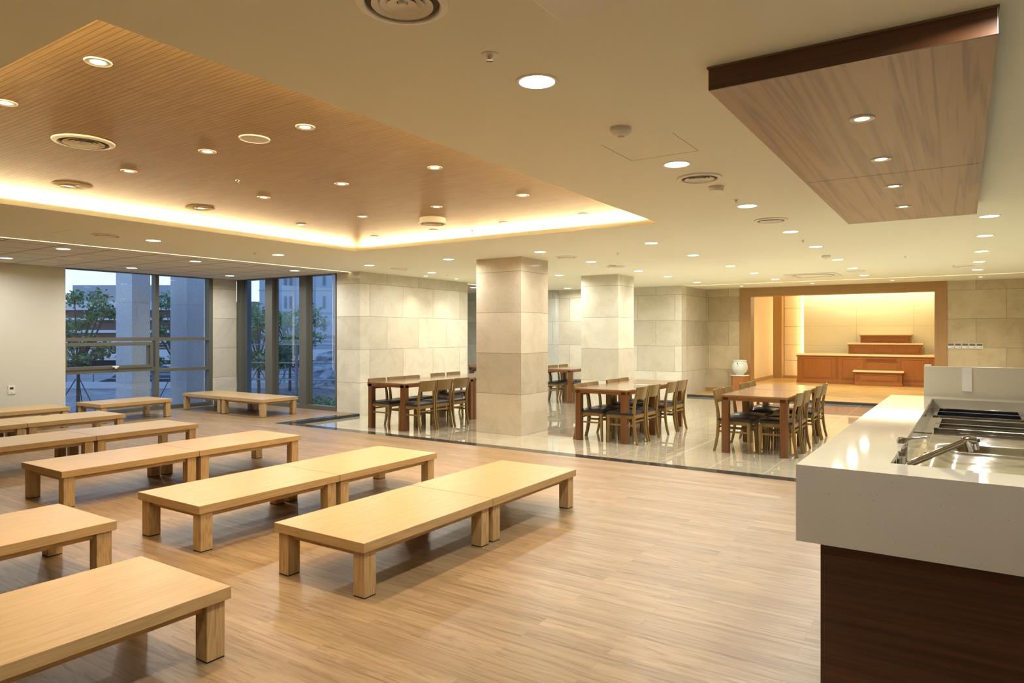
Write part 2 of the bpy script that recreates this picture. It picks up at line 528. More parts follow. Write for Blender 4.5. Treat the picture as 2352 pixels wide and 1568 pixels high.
M['white'] = mat_plain('white_plastic', (0.74,0.71,0.64), 0.4)
M['grey'] = mat_plain('grey_display', (0.12,0.13,0.12), 0.3)
M['fitting'] = mat_plain('fitting_ring', (0.78,0.76,0.70), 0.35)
M['fitting_grey'] = mat_plain('gimbal_ring', (0.80,0.76,0.66), 0.35, 0.0)
M['vent_paint'] = mat_plain('diffuser_paint', (0.80,0.76,0.66), 0.5)
M['dark'] = mat_plain('dark_gap', (0.13,0.105,0.07), 0.9)
M['chrome'] = mat_steel('chrome', 0.05, 0.0, (0.82,0.82,0.82))
M['steel'] = mat_steel('stainless_deck', 0.12, 0.28, (0.52,0.50,0.45))
M['steel_dark'] = mat_plain('navy_well', (0.012,0.016,0.030), 0.55, spec=0.2)
M['counter'] = mat_speckled('speckled_solid_surface')
M['cabinet'] = mat_wood('dark_cabinet_veneer', (0.092,0.034,0.011), (0.046,0.017,0.006), 'x', 0.5, 0.5, 1.0, rings=0.35, stretch=2.5, dist=0.3)
M['soffit'] = mat_wood('soffit_veneer', (0.37,0.245,0.128), (0.215,0.145,0.085), 'y', 0.42, 0.62, 1.0, rings=0.75, rnd=False, stretch=3.0, dist=0.25)
M['fascia'] = mat_wood('soffit_fascia_veneer', (0.125,0.050,0.020), (0.060,0.024,0.011), 'x', 0.3, 0.42, 1.0, rings=0.4, rnd=False, stretch=3.0, dist=0.3)
M['surround'] = mat_wood('stage_surround_veneer', (0.42,0.25,0.095), (0.33,0.185,0.065), 'z', 0.4, 1.0, 1.0, rings=0.15, rnd=False)
M['surround_x'] = mat_wood('stage_surround_veneer_across', (0.42,0.25,0.095), (0.33,0.185,0.065), 'x', 0.4, 1.0, 1.0, rings=0.15, rnd=False)
M['altar'] = mat_wood('altar_cherry', (0.34,0.132,0.026), (0.25,0.088,0.017), 'z', 0.33, 1.0, 1.0, coat=0.2, rings=0.15, rnd=False)
M['altar_dark'] = mat_plain('altar_groove', (0.14,0.04,0.010), 0.5)
M['altar_top'] = mat_plain('altar_top_stone', (0.74,0.60,0.36), 0.3)
M['creampanel'] = mat_plain('cream_glass_panel', (0.84,0.78,0.57), 0.10, spec=0.6)
M['maple'] = mat_wood('pale_maple_panel', (0.78,0.60,0.34), (0.68,0.50,0.27), 'x', 0.4, 0.8, 1.0, rings=0.1, rnd=False)
M['maple_z'] = mat_wood('pale_maple_panel_upright', (0.76,0.58,0.31), (0.67,0.49,0.25), 'z', 0.4, 0.8, 1.0, rings=0.1, rnd=False)
M['ceramic'] = mat_plain('glazed_ceramic', (0.66,0.70,0.62), 0.12, spec=0.6)
M['ink'] = mat_plain('navy_ink', (0.02,0.03,0.16), 0.4)
M['ink_black'] = mat_plain('black_ink', (0.05,0.07,0.08), 0.4)
M['pedestal'] = mat_wood('pedestal_veneer', (0.42,0.17,0.050), (0.33,0.125,0.034), 'z', 0.35, 1.0, 1.0, rings=0.15, rnd=False)
M['screen'] = mat_plain('back_painted_screen', (0.66,0.63,0.50), 0.28)
M['screen_strip'] = mat_plain('white_strip', (0.85,0.86,0.84), 0.5)
M['lens_white'] = mat_emit('downlight_lens', (1.0, 0.97, 0.90), 9.0)
M['lens_warm'] = mat_emit('warm_lamp', (1.0, 0.88, 0.66), 9.0)
M['cove'] = mat_emit('cove_led', (1.0, 0.74, 0.40), COVE)
M['strip'] = mat_emit('ceiling_led_line', (1.0, 0.88, 0.42), STRIP)
M['stage_led'] = mat_emit('stage_led', (1.0, 0.84, 0.60), 30.0)
# outdoors
M['out_granite'] = mat_granite('grey_granite_cladding', (0.46,0.47,0.49), (0.56,0.57,0.59), 0.4, 30)
M['out_ground'] = mat_granite('paving', (0.12,0.12,0.12), (0.22,0.22,0.21), 0.7, 5)
M['concrete'] = mat_plain('pale_concrete', (0.55,0.56,0.58), 0.8)
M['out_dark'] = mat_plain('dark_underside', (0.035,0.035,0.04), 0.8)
M['brown_clad'] = mat_plain('brown_cladding', (0.13,0.075,0.06), 0.7)
M['white_band'] = mat_plain('white_band', (0.55,0.57,0.60), 0.6)
M['grey_clad'] = mat_plain('grey_metal_cladding', (0.34,0.37,0.40), 0.6)
M['rail'] = mat_plain('grey_rail', (0.28,0.31,0.36), 0.4, 0.5)
M['apt'] = mat_plain('apartment_wall', (0.34,0.40,0.48), 0.6)
M['apt_win'] = mat_plain('apartment_glazing', (0.10,0.14,0.20), 0.2)
M['leaf'] = mat_foliage('tree_leaves', (0.10,0.20,0.07), (0.24,0.34,0.15))
M['leaf2'] = mat_foliage('shrub_leaves', (0.05,0.13,0.03), (0.13,0.26,0.07))
M['bark'] = mat_plain('tree_bark', (0.13,0.11,0.09), 0.9)
M['hill'] = mat_foliage('wooded_hillside', (0.07,0.14,0.10), (0.12,0.20,0.15))
M['rock'] = mat_granite('rough_stone_slope', (0.13,0.14,0.15), (0.36,0.38,0.41), 0.8, 2.2)
M['clearglass'] = M['glass']
M['car'] = mat_plain('dark_car_paint', (0.05,0.055,0.07), 0.2)
M['cord'] = mat_plain('white_cord', (0.75,0.75,0.72), 0.5)

H = 2.755      # ceiling
T = -0.05      # tile floor level
XW = -13.67    # left (window) wall plane
CY = 18.5      # stage wall plane

# ------------------------------------------------------------------ floors
struct(MB().box(-14.2, 3.2, -2.6, 7.60, -0.30, 0.0).box(-14.2, -9.96, 7.60, 9.46, -0.30, 0.0).build('floor', M['woodfloor']))
struct(MB().box(-9.97, 3.2, 7.62, 17.00, -0.35, T).box(-13.2, -9.97, 12.70, 16.6, -0.35, T).build('floor', M['tilefloor']))
struct(MB().box(-5.885, 3.2, 17.14, 26.0, -0.30, 0.0).build('floor', M['parquet']))
# granite nosings, each a run of its own
struct(MB().box(-9.96, 3.2, 7.60, 7.79, -0.20, 0.001).build('trim_1', M['granite'], bevel=0.003))
struct(MB().box(-9.96, -9.77, 7.79, 9.44, -0.20, 0.001).build('trim_2', M['granite'], bevel=0.003))
struct(MB().box(-5.88, 3.2, 17.00, 17.14, -0.20, 0.001).build('trim_3', M['granite'], bevel=0.003))

# ------------------------------------------------------------------ walls
WALLTOP = 3.4
m_wl = mat_marble('stone_left_pier', 'y', 8.834, 50.0)
m_core_y = mat_marble('stone_core_side', 'y', 9.68, 0.96)
m_core_x = mat_marble('stone_core_front', 'x', -9.77, 50.0)
m_back = mat_marble('stone_back_wall', 'x', -7.06, 1.0, base=(0.68,0.64,0.53), dark=(0.54,0.50,0.40))
m_ret = mat_marble('stone_return', 'y', 18.9, 50.0)
m_stage = mat_marble('stone_stage_wall', 'x', 0.795, 1.1, base=(0.56,0.475,0.31), dark=(0.43,0.35,0.21))
m_col = mat_marble('stone_pier_near', 'xy', 0, 50.0, base=(0.60,0.525,0.40), dark=(0.48,0.405,0.29), tint=0.8)
m_col2 = mat_marble('stone_pier_far', 'xy', 0, 50.0)
m_alc = mat_marble('stone_alcove', 'x', -12.0, 1.0, base=(0.60,0.61,0.57), dark=(0.46,0.47,0.44))

# left wall: plain covered part, the pier beside the window, head above the window
struct(MB().box(XW-0.35, XW, -2.6, 5.905, 0, WALLTOP).build('wall_left', M['wall_fabric']))
struct(MB().box(XW-0.35, XW, 8.84, 9.42, 0, WALLTOP).build('wall_left', m_wl))
struct(MB().box(XW-0.35, XW, 5.905, 8.84, H, WALLTOP).build('wall_left', M['plaster']))
struct(MB().box(XW+0.0, XW+0.012, -2.6, 5.905, 0.0, 0.07).build('baseboard_left', M['wall_fabric']))
# front wall of the window bay (second window) and the solid core
struct(MB().box(-10.40, -9.80, 9.42, 9.75, -0.05, WALLTOP).build('wall_front', m_core_x))
struct(MB().box(-14.02, -10.40, 9.42, 9.75, H, WALLTOP).build('wall_front', M['plaster']))
struct(MB().box(-10.40, -9.80, 9.75, 12.86, -0.05, WALLTOP).box(-9.80, -9.755, 9.42, 12.86, -0.05, WALLTOP).build('wall_core', m_core_y))
# far alcove behind the core
struct(MB().box(-13.2, -9.4, 16.42, 16.7, -0.05, WALLTOP).build('wall_back', m_alc))
struct(MB().box(-13.2, -13.0, 12.86, 16.42, -0.05, WALLTOP).build('wall_alcove', m_alc))
struct(MB().box(-13.2, -10.40, 12.70, 12.86, -0.05, WALLTOP).build('wall_core', m_alc))
struct(MB().box(-9.4, -5.88, 16.60, 16.9, -0.05, WALLTOP).build('wall_back', m_back))
struct(MB().box(-6.1, -5.875, 16.9, 18.55, -0.05, WALLTOP).build('wall_return', m_ret))
# stage wall with the opening
struct(MB().box(-5.9, -4.96, CY, CY+0.3, 0, WALLTOP).box(-0.305, 3.2, CY, CY+0.3, 0, WALLTOP).build('wall_stage', m_stage))
struct(MB().box(-4.96, -0.305, CY+0.02, CY+0.3, H, WALLTOP).build('wall_stage', M['plaster']))
# walls on the camera's side of the room, outside the picture
struct(MB().box(3.2, 3.5, -2.6, 26, -0.3, WALLTOP).build('wall_right', M['plaster']))
struct(MB().box(-14.2, 3.5, -2.9, -2.6, -0.3, WALLTOP).build('wall_behind', M['plaster']))
# piers
struct(MB().box(-6.63, -5.757, 8.975, 9.80, T, H+0.05).build('column', m_col, bevel=0.004))
struct(MB().box(-6.66, -5.81, 12.70, 13.47, T, H+0.05).build('column', m_col2, bevel=0.004))

# ------------------------------------------------------------------ ceilings
OX0, OX1, OY0, OY1 = -7.43, -2.772, 1.308, 7.096      # opening in the ceiling
SX0, SX1 = -10.06, -10.00                             # left light line
SY0, SY1 = 16.82, 16.865                              # stage light line
c_ = MB()
zt = H + 0.05
c_.box(SX1, OX0, -2.6, SY0, H, zt)
c_.box(OX0, OX1, -2.6, OY0, H, zt)
c_.box(OX0, OX1, OY1, SY0, H, zt)
c_.box(OX1, 3.2, -2.6, SY0, H, zt)
c_.box(-6.0, 3.2, SY1, CY+0.02, H, zt)
struct(c_.build('ceiling', M['paint']))
struct(MB().box(-13.70, SX0, -2.6, 9.45, H, zt).box(-13.2, SX0, 12.75, 16.6, H, zt).box(-10.5, SX0, 9.45, 12.75, H, zt).build('ceiling', M['tiles']))
# cavity over the opening: timber lining and the box round it
E0 = 0.50
struct(MB().box(OX0-E0, OX1+E0, OY0-E0, OY1+E0, 2.88, 2.92).build('ceiling', M['grooved']))
cb = MB()
cb.box(OX0-E0-0.05, OX0-E0, OY0-E0-0.05, OY1+E0+0.05, zt, 2.92)
cb.box(OX1+E0, OX1+E0+0.05, OY0-E0-0.05, OY1+E0+0.05, zt, 2.92)
cb.box(OX0-E0, OX1+E0, OY0-E0-0.05, OY0-E0, zt, 2.92)
cb.box(OX0-E0, OX1+E0, OY1+E0, OY1+E0+0.05, zt, 2.92)
struct(cb.build('ceiling', M['paint']))
# LED runs lying on the ledge, one per side
LW = 0.30
for nm_, (a0, a1, b0, b1), lb in (
    ('cove_light', (OX0-LW-0.02, OX0-LW+0.02, OY0-0.2, OY1+0.2), 'warm concealed light along the cove edge nearest the windows'),
    ('cove_light', (OX1+LW-0.02, OX1+LW+0.02, OY0-0.2, OY1+0.2), 'warm concealed light along the cove edge nearest the sink counter'),
    ('cove_light', (OX0-0.2, OX1+0.2, OY0-LW-0.02, OY0-LW+0.02), 'warm concealed light along the cove edge nearest the camera'),
    ('cove_light', (OX0-0.2, OX1+0.2, OY1+LW-0.02, OY1+LW+0.02), 'warm concealed light along the cove edge nearest the square column')):
    tag(MB().box(a0, a1, b0, b1, zt, zt+0.022).build(nm_, M['cove']), lb, 'cove light', 'cove lights round the wooden ceiling')
# roof slab over everything (keeps the sky out)
struct(MB().box(-10.5, 3.5, -2.9, 26.2, 3.4, 3.6).box(-14.02, -10.5, -2.9, 9.75, 3.4, 3.6).box(-13.2, -10.5, 12.7, 16.7, 3.4, 3.6).build('ceiling', M['plaster']))
# light lines
tag(MB().box(SX0, SX1, -2.6, 16.6, H+0.001, H+0.03).build('light_line', M['strip']), 'long thin yellow light line beside the tiled ceiling by the windows', 'light', 'ceiling light lines')
tag(MB().box(-5.85, 3.2, SY0, SY1, H+0.001, H+0.03).build('light_line', M['strip']), 'long thin yellow light line in front of the wood framed stage opening', 'light', 'ceiling light lines')
# access hatch lines
def hatch(x0, x1, y0, y1, sides, n):
    g = 0.0014; b_ = MB()
    if 'l' in sides: b_.box(x0-g, x0+g, y0, y1, H-0.0008, H+0.001)
    if 'r' in sides: b_.box(x1-g, x1+g, y0, y1, H-0.0008, H+0.001)
    if 'f' in sides: b_.box(x0, x1, y1-g, y1+g, H-0.0008, H+0.001)
    if 'n' in sides: b_.box(x0, x1, y0-g, y0+g, H-0.0008, H+0.001)
    struct(b_.build('trim_%d' % n, M['line']))
hatch(-1.927, -1.455, 3.95, 4.43, 'lrf', 4)
hatch(-9.15, -8.62, 3.30, 3.78, 'f', 5)

# ------------------------------------------------------------------ windows
def pane(b, x0, x1, y0, y1, z0, z1):
    b.box(x0, x1, y0, y1, z0, z1)
# window 1, in the left wall: frame is deep, glass near its outer face
FX0, FX1 = XW-0.16, XW-0.01
GX = XW-0.135
f1 = MB()
f1.box(FX0-0.002, FX1+0.004, 5.905, 8.842, -0.01, 0.075)                       # sill rail
f1.box(FX0, FX1, 7.575, 7.65, 0.0, H)                           # mullion
f1.box(FX0, FX1, 8.755, 8.84, 0.0, H)                           # jamb
f1.box(FX0, FX1, 5.86, 5.905, 0.0, H)
f1.box(FX0+0.02, FX1-0.004, 5.905, 8.80, 1.405, 1.475)                # upper transom
f1.box(FX0+0.02, FX1-0.004, 7.63, 8.80, 0.77, 0.835)                  # lower transom right
f1.box(FX0+0.02, FX1-0.006, 5.905, 7.60, 0.80, 0.875)                 # lower transom left
f1.box(FX0+0.003, FX1-0.003, 5.905, 8.838, H-0.012, H+0.02)
win1 = struct(f1.build('window_1', M['frame']))
aw = MB()
y0, y1, z0, z1 = 5.905, 7.52, 0.875, 1.40
aw.box(FX0+0.03, FX1+0.012, y0, y1, z1-0.085, z1-0.02).box(FX0+0.03, FX1+0.012, y0, y1, z0, z0+0.055)
aw.box(FX0+0.03, FX1+0.012, y1-0.06, y1, z0+0.055, z1-0.085).box(FX0+0.03, FX1+0.012, y0, y0+0.03, z0+0.055, z1-0.085)
aw.box(FX0+0.06, FX1-0.02, y1-0.085, y1-0.06, z0+0.05, z1-0.09)
sash = aw.build('window_sash', M['frame'], win1)
MB().box(XW+0.0, XW+0.03, 6.72, 6.84, 0.90, 0.925).box(XW+0.0, XW+0.045, 6.76, 6.80, 0.875, 0.905).build('window_handle', M['fitting_grey'], sash, bevel=0.004)
for (a, b, c, d) in ((5.905, 7.575, 1.475, H), (7.65, 8.755, 1.475, H), (5.93, 7.46, 0.93, 1.32), (7.65, 8.755, 0.835, 1.405), (5.905, 7.575, 0.075, 0.80), (7.65, 8.755, 0.075, 0.77)):
    MB().box(GX-0.006, GX, a, b, c, d).build('window_pane', M['glass'], win1)
MB().box(FX0, FX1+0.03, 5.905, 8.84, -0.02, 0.02).build('window_sill', M['frame'], win1)

# window 2, front wall of the bay
FY0, FY1 = 9.43, 9.58
GY = 9.555
f2 = MB()
f2.box(-13.67, -13.53, FY0, FY1, 0, H)
f2.box(-12.665, -12.43, FY0, FY1, 0, H)
f2.box(-11.55, -11.335, FY0, FY1, 0, H)
f2.box(-10.465, -10.40, FY0, FY1, 0, H)
f2.box(-13.668, -10.398, FY0-0.004, FY1+0.002, -0.01, 0.085)
f2.box(-13.66, -10.41, FY0+0.003, FY1-0.003, H-0.012, H+0.02)
f2.box(-13.53, -13.50, FY1-0.06, FY1, 0, H).box(-12.43, -12.40, FY1-0.06, FY1, 0, H).box(-11.335, -11.305, FY1-0.06, FY1, 0, H)
win2 = struct(f2.build('window_2', M['frame']))
for a, b in ((-13.53, -12.665), (-12.43, -11.55), (-11.335, -10.465)):
    MB().box(a, b, GY, GY+0.006, 0.085, H).build('window_pane', M['glass'], win2)
# blind cords
def cord_loop(x, ztop, zbot, label):
    y = FY0 - 0.012
    pts = [(x-0.018, y, ztop), (x-0.018, y, zbot+0.05), (x-0.014, y, zbot+0.015), (x, y, zbot), (x+0.014, y, zbot+0.015), (x+0.018, y, zbot+0.05), (x+0.018, y, ztop)]
    return tag(MB().tube(pts, 0.004, 6).build('blind_cord', M['cord'], smooth=True), label, 'blind cord', 'looped blind cords')
cord_loop(-11.72, H-0.01, 0.87, 'looped white blind cord hanging before the middle pane of the tall window')
cord_loop(-10.50, H-0.01, 0.83, 'looped white blind cord hanging at the right edge of the tall window')

# ------------------------------------------------------------------ light fittings
def area(name, parent, r, w, c, z, spread=150):
    ld = bpy.data.lights.get(name) or bpy.data.lights.new(name, 'AREA')
    ld.shape = 'DISK'; ld.size = 2*r; ld.energy = w; ld.color = c; ld.spread = math.radians(spread)
    o = bpy.data.objects.new('lamp', ld)
    col.objects.link(o); o.parent = parent; o.location = (0, 0, z)
    return o

def make_downlight(label, loc, group):
    t = thing('downlight', label, 'ceiling light', loc, 0, group)
    MB().lathe([(0.083, 0.004), (0.086, -0.004), (0.100, -0.005), (0.104, -0.001), (0.104, 0.0)], 36, cap=False).build('trim_ring', M['fitting'], t, smooth=True)
    MB().lathe([(0.0, -0.003), (0.084, -0.003), (0.084, 0.0)], 36, cap=False).build('lens', M['lens_white'], t)
    area('downlight_lamp', t, 0.078, W_DOWN, C_WHITE, -0.006, 165)
    return t

rows = {-1.70: 'in the long row left of the counter', -3.46: 'in the row over the nearer side of the right dining table',
        -5.20: 'in the row over the middle dining table', -6.95: 'in the row level with the square columns',
        -8.74: 'in the row left of the columns', 0.225: 'in the row over the sink counter',
        -10.67: 'in the tiled ceiling row nearer the light line', -12.72: 'in the tiled ceiling row along the windows'}
rows[-3.46] = 'in the row over the right dining table'
rows[0.225] = 'in the row above the sink counter'
spots = {-1.70: [2.79, 4.70, 6.60, 8.55, 10.20, 12.19, 13.95, 15.78],
         -3.46: [8.60, 10.29, 12.30, 13.98, 15.8],
         -5.20: [8.62, 10.28, 12.28, 13.85, 15.75],
         -6.95: [8.66, 12.29, 13.95],
         -8.74: [4.81, 6.74, 8.66, 10.36, 12.2, 13.9, 15.9],
         0.225: [2.79, 8.54, 10.21, 12.13, 13.87, 15.56],
         -10.67: [4.58, 6.58, 8.61, 14.33],
         -12.72: [4.63, 6.60, 8.61]}
ORD = ['first', 'second', 'third', 'fourth', 'fifth', 'sixth', 'seventh', 'eighth']
proto = None
for x, ys in spots.items():
    for i, y in enumerate(ys):
        lb = 'round white downlight, %s from the camera %s' % (ORD[i], rows[x])
        gp = 'white downlights'
        if proto is None: proto = make_downlight(lb, (x, y, H), gp)
        else: dup(proto, lb, (x, y, H), 0, gp)

dup(proto, 'round white downlight just behind the camera, left of the counter', (-1.70, 0.88, H), 0, 'white downlights')

# warm gimbal spots in the timber ceiling and in the soffit
def make_gimbal(label, loc, group, w, r=0.062):
    t = thing('spotlight', label, 'spotlight', loc, 0, group)
    MB().lathe([(0.033, 0.001), (0.036, -0.004), (0.044, -0.005), (0.047, -0.002), (r-0.003, -0.006), (r, -0.001), (r, 0.0)], 32, cap=False).build('trim_ring', M['fitting_grey'], t, smooth=True)
    MB().lathe([(0.0, -0.001), (0.035, -0.001), (0.035, 0.0)], 28, cap=False).build('bulb', M['lens_warm'], t)
    return t
gx = [-3.53, -4.60, -5.69, -6.74]
gy = [1.67, 2.93, 4.22, 5.53, 6.78]
CW = ['first', 'second', 'third', 'fourth']
g0 = make_gimbal('x', (gx[0], gy[0], 2.88), 'g', W_TRAY)
area('timber_ceiling_lamp', g0, 0.036, W_TRAY, C_WARM, -0.004, 110)
k_ = 0
for j, y in enumerate(gy):
    for i, x in enumerate(gx):
        if j == 0 and i > 1: continue
        lb = 'warm round spotlight in the wooden ceiling, %s row from the camera, %s from its right' % (ORD[j], CW[i])
        if k_ == 0:
            g0['label'] = lb; g0['group'] = 'spotlights in the wooden ceiling'
            if True: g0.location = (x, y, 2.88)
        else: dup(g0, lb, (x, y, 2.88), 0, 'spotlights in the wooden ceiling')
        k_ += 1
s0 = make_gimbal('warm round spotlight nearest the camera in the hanging wood soffit', (-0.431, 3.90, 2.65), 'spotlights in the wood soffit', W_SOFFIT)
area('soffit_lamp', s0, 0.036, W_SOFFIT, C_WARM, -0.004, 120)
for i, y in enumerate((4.87, 5.815, 6.79)):
    dup(s0, 'warm round spotlight, %s from the camera in the hanging wood soffit' % ORD[i+1], (-0.431, y, 2.65), 0, 'spotlights in the wood soffit')
# small spots in front of the stage
p0 = thing('spotlight', 'x', 'spotlight', (-4.68, 17.65, H), 0, 'small spotlights before the stage')
MB().lathe([(0.034, 0.004), (0.050, -0.004), (0.053, 0.0)], 24, cap=False).build('trim_ring', M['fitting'], p0, smooth=True)
MB().lathe([(0.0, -0.002), (0.036, -0.002), (0.036, 0.0)], 24, cap=False).build('bulb', M['lens_warm'], p0)
area('stage_front_lamp', p0, 0.03, 5.0, C_WARM, -0.004, 90)
p0['label'] = 'small warm spotlight before the stage, beside the stone return wall'
for x, lb in ((-3.01, 'small warm spotlight before the stage, above the left of the opening'), (-1.33, 'small warm spotlight before the stage, above the right of the opening'), (0.31, 'small warm spotlight above the five wall thermostats')):
    dup(p0, lb, (x, 17.60, H), 0, 'small spotlights before the stage')

for x, y, lb in ((-9.36, 10.90, 'small spotlight close to the stone wall, above the left dining set'), (-9.30, 11.85, 'small spotlight close to the stone wall, farther along toward its corner')):
    dup(p0, lb, (x, y, H), 0, 'small spotlights along the stone wall')

# ------------------------------------------------------------------ ceiling diffusers, detectors, sprinklers, units
def make_vent(label, loc, R, group, depth=0.0):
    t = thing('air_diffuser', label, 'air vent', loc, 0, group)
    s = R/0.30
    if depth > 0:
        MB().lathe([(0.27*s, 0.0), (0.27*s, -depth)], 40, cap=False).build('collar', M['vent_paint'], t, smooth=True)
    z = -depth
    MB().lathe([(0.238*s, z-0.001), (0.240*s, z-0.012), (0.250*s, z-0.016), (0.294*s, z-0.010), (0.30*s, z-0.004), (0.300*s, z+0.0)], 48, cap=False).build('outer_ring', M['vent_paint'], t, smooth=True)
    MB().lathe([(0.0, z-0.0015), (0.24*s, z-0.0015)], 40, cap=False).build('throat', M['dark'], t)
    for q, (ra, rb) in enumerate(((0.198, 0.138), (0.145, 0.088), (0.095, 0.036))):
        MB().lathe([(rb*s, z-0.004), (ra*s-0.003, z-0.0135+0.001*q), (ra*s, z-0.0155+0.001*q), (ra*s, z-0.013), (rb*s, z-0.002)], 40, cap=False).build('cone', M['vent_paint'], t, smooth=True)
    MB().lathe([(0.0, z-0.013), (0.022*s, z-0.011), (0.030*s, z-0.002)], 20, cap=False).build('hub', M['vent_paint'], t, smooth=True)
    return t
VG = 'round air diffusers'
v0 = make_vent('large round air diffuser cut off by the top edge of the photo', (-1.70, 1.85, H), 0.170, VG)
for loc, lb in (((-1.70, 5.20, H), 'round air diffuser beyond the access hatch in the plain ceiling'),
                ((-1.70, 7.55, H), 'round air diffuser between downlights left of the wood soffit end'),
                ((-5.20, 9.43, H), 'round air diffuser in the ceiling right of the near column'),
                ((-5.21, 11.26, H), 'small looking round air diffuser between the two columns'),
                ((-8.75, 4.24, H), 'round air diffuser between the wooden ceiling and the light line'),
                ((-8.74, 9.44, H), 'round air diffuser above the left dining table'),
                ((-11.85, 5.18, H), 'round air diffuser in the tiled ceiling near the windows'),
                ((-1.72, 14.6, H), 'round air diffuser beside the flush ceiling unit near the stage'),
                ((0.0, 14.6, H), 'round air diffuser near the stage above the end of the counter')):
    dup(v0, lb, loc, 0, VG)
make_vent('round air diffuser in the wooden ceiling at far left', (-5.06, 2.30, 2.88), 0.19, 'diffusers in the wooden ceiling', 0.006)
make_vent('round air diffuser on a deep collar hanging from the wooden ceiling', (-5.10, 6.06, 2.88), 0.165, 'diffusers in the wooden ceiling', 0.055)
t = thing('ceiling_speaker', 'flat round speaker cover in the wooden ceiling', 'speaker', (-4.03, 2.915, 2.88))
MB().lathe([(0.0, -0.006), (0.085, -0.006), (0.088, -0.004)], 32, cap=False).build('speaker_grille', M['vent_paint'], t)
MB().lathe([(0.086, -0.004), (0.090, -0.009), (0.100, -0.008), (0.102, 0.0)], 32, cap=False).build('rim', M['fitting'], t, smooth=True)
# shallow discs round two of the gimbal spots
for (x, y, r, lb) in ((-6.68, 2.94, 0.155, 'shallow wooden disc round a spotlight beside the left cove glow'), (-6.74, 4.21, 0.145, 'second shallow wooden disc round a spotlight along the left cove glow')):
    tag(MB().lathe([(0.062, -0.0005), (r-0.006, -0.006), (r, -0.003), (r, 0.0)], 36, c=(x, y, 2.88), cap=False).build('ceiling_disc', mat_plain('tan_disc', (0.44, 0.32, 0.16), 0.6), smooth=True), lb, 'ceiling plate', 'discs in the wooden ceiling')

def detector(label, loc, kind):
    t = thing('smoke_detector', label, 'smoke detector', loc, 0, 'ceiling detectors')
    if kind == 'dome':
        MB().lathe([(0.062, 0.0), (0.064, -0.012), (0.066, -0.022), (0.058, -0.034), (0.040, -0.044), (0.0, -0.045)], 28, cap=False).build('housing', M['white'], t, smooth=True)
        MB().lathe([(0.030, -0.043), (0.022, -0.046), (0.018, -0.056), (0.0, -0.058)], 20, cap=False).build('sensor', M['fitting_grey'], t, smooth=True)
    else:
        MB().lathe([(0.064, 0.0), (0.065, -0.008), (0.060, -0.010)], 28, cap=False).build('base', M['white'], t, smooth=True)
        MB().lathe([(0.058, -0.009), (0.058, -0.036), (0.054, -0.040), (0.0, -0.041)], 28, cap=False).build('housing', M['white'], t, smooth=True)
    return t
detector('domed white smoke detector beside the access hatch', (-1.68, 3.70, H), 'dome')
detector('flat white drum detector just beyond the nearest complete air diffuser', (-1.69, 5.60, H), 'flat')
detector('small white detector far along the ceiling near the stage', (-1.76, 11.45, H), 'dome')
detector('small flat detector on the ceiling between the two columns', (-5.15, 11.0, H), 'flat')

def sprinkler(label, loc, plate=0.04):
    t = thing('sprinkler_head', label, 'sprinkler', loc, 0, 'ceiling sprinklers')
    MB().lathe([(plate, 0.0), (plate-0.002, -0.003), (0.014, -0.004)], 24, cap=False).build('escutcheon', M['white'], t, smooth=True)
    MB().lathe([(0.013, -0.003), (0.012, -0.012), (0.006, -0.022), (0.0, -0.022)], 16, cap=False).lathe([(0.014, -0.026), (0.016, -0.024), (0.006, -0.020)], 16, cap=False).build('nozzle', M['chrome'], t, smooth=True)
    return t
sprinkler('chrome sprinkler head on a white plate above the nearest downlight', (-1.708, 2.41, H))
for loc, lb in (((-1.70, 6.23, H), 'tiny sprinkler head just before the third downlight left of the soffit'),
                ((-1.72, 9.40, H), 'tiny sprinkler head between the fourth and fifth counter-side downlights'),
                ((-4.31, 9.39, H), 'tiny sprinkler head in the ceiling left of the right dining table row'),
                ((-8.79, 6.37, H), 'tiny sprinkler head just left of a downlight by the cove corner'),
                ((-0.75, 12.23, H), 'tiny sprinkler head in the far ceiling before the stage'),
                ((-0.14, 14.4, H), 'tiny sprinkler head above the far end near the thermostats'),
                ((-8.79, 10.9, H), 'tiny sprinkler head above the left dining tables'),
                ((-10.9, 5.9, H), 'tiny sprinkler head in the tiled ceiling nearer the light line'),
                ((-12.5, 5.85, H), 'tiny sprinkler head in the tiled ceiling near the big window')):
    sprinkler(lb, loc, 0.028)
sprinkler('tiny sprinkler head in the middle of the wooden ceiling', (-5.24, 3.62, 2.88), 0.02)
sprinkler('small sprinkler head at the bright far end of the wooden ceiling', (-5.16, 6.9, 2.86), 0.03)

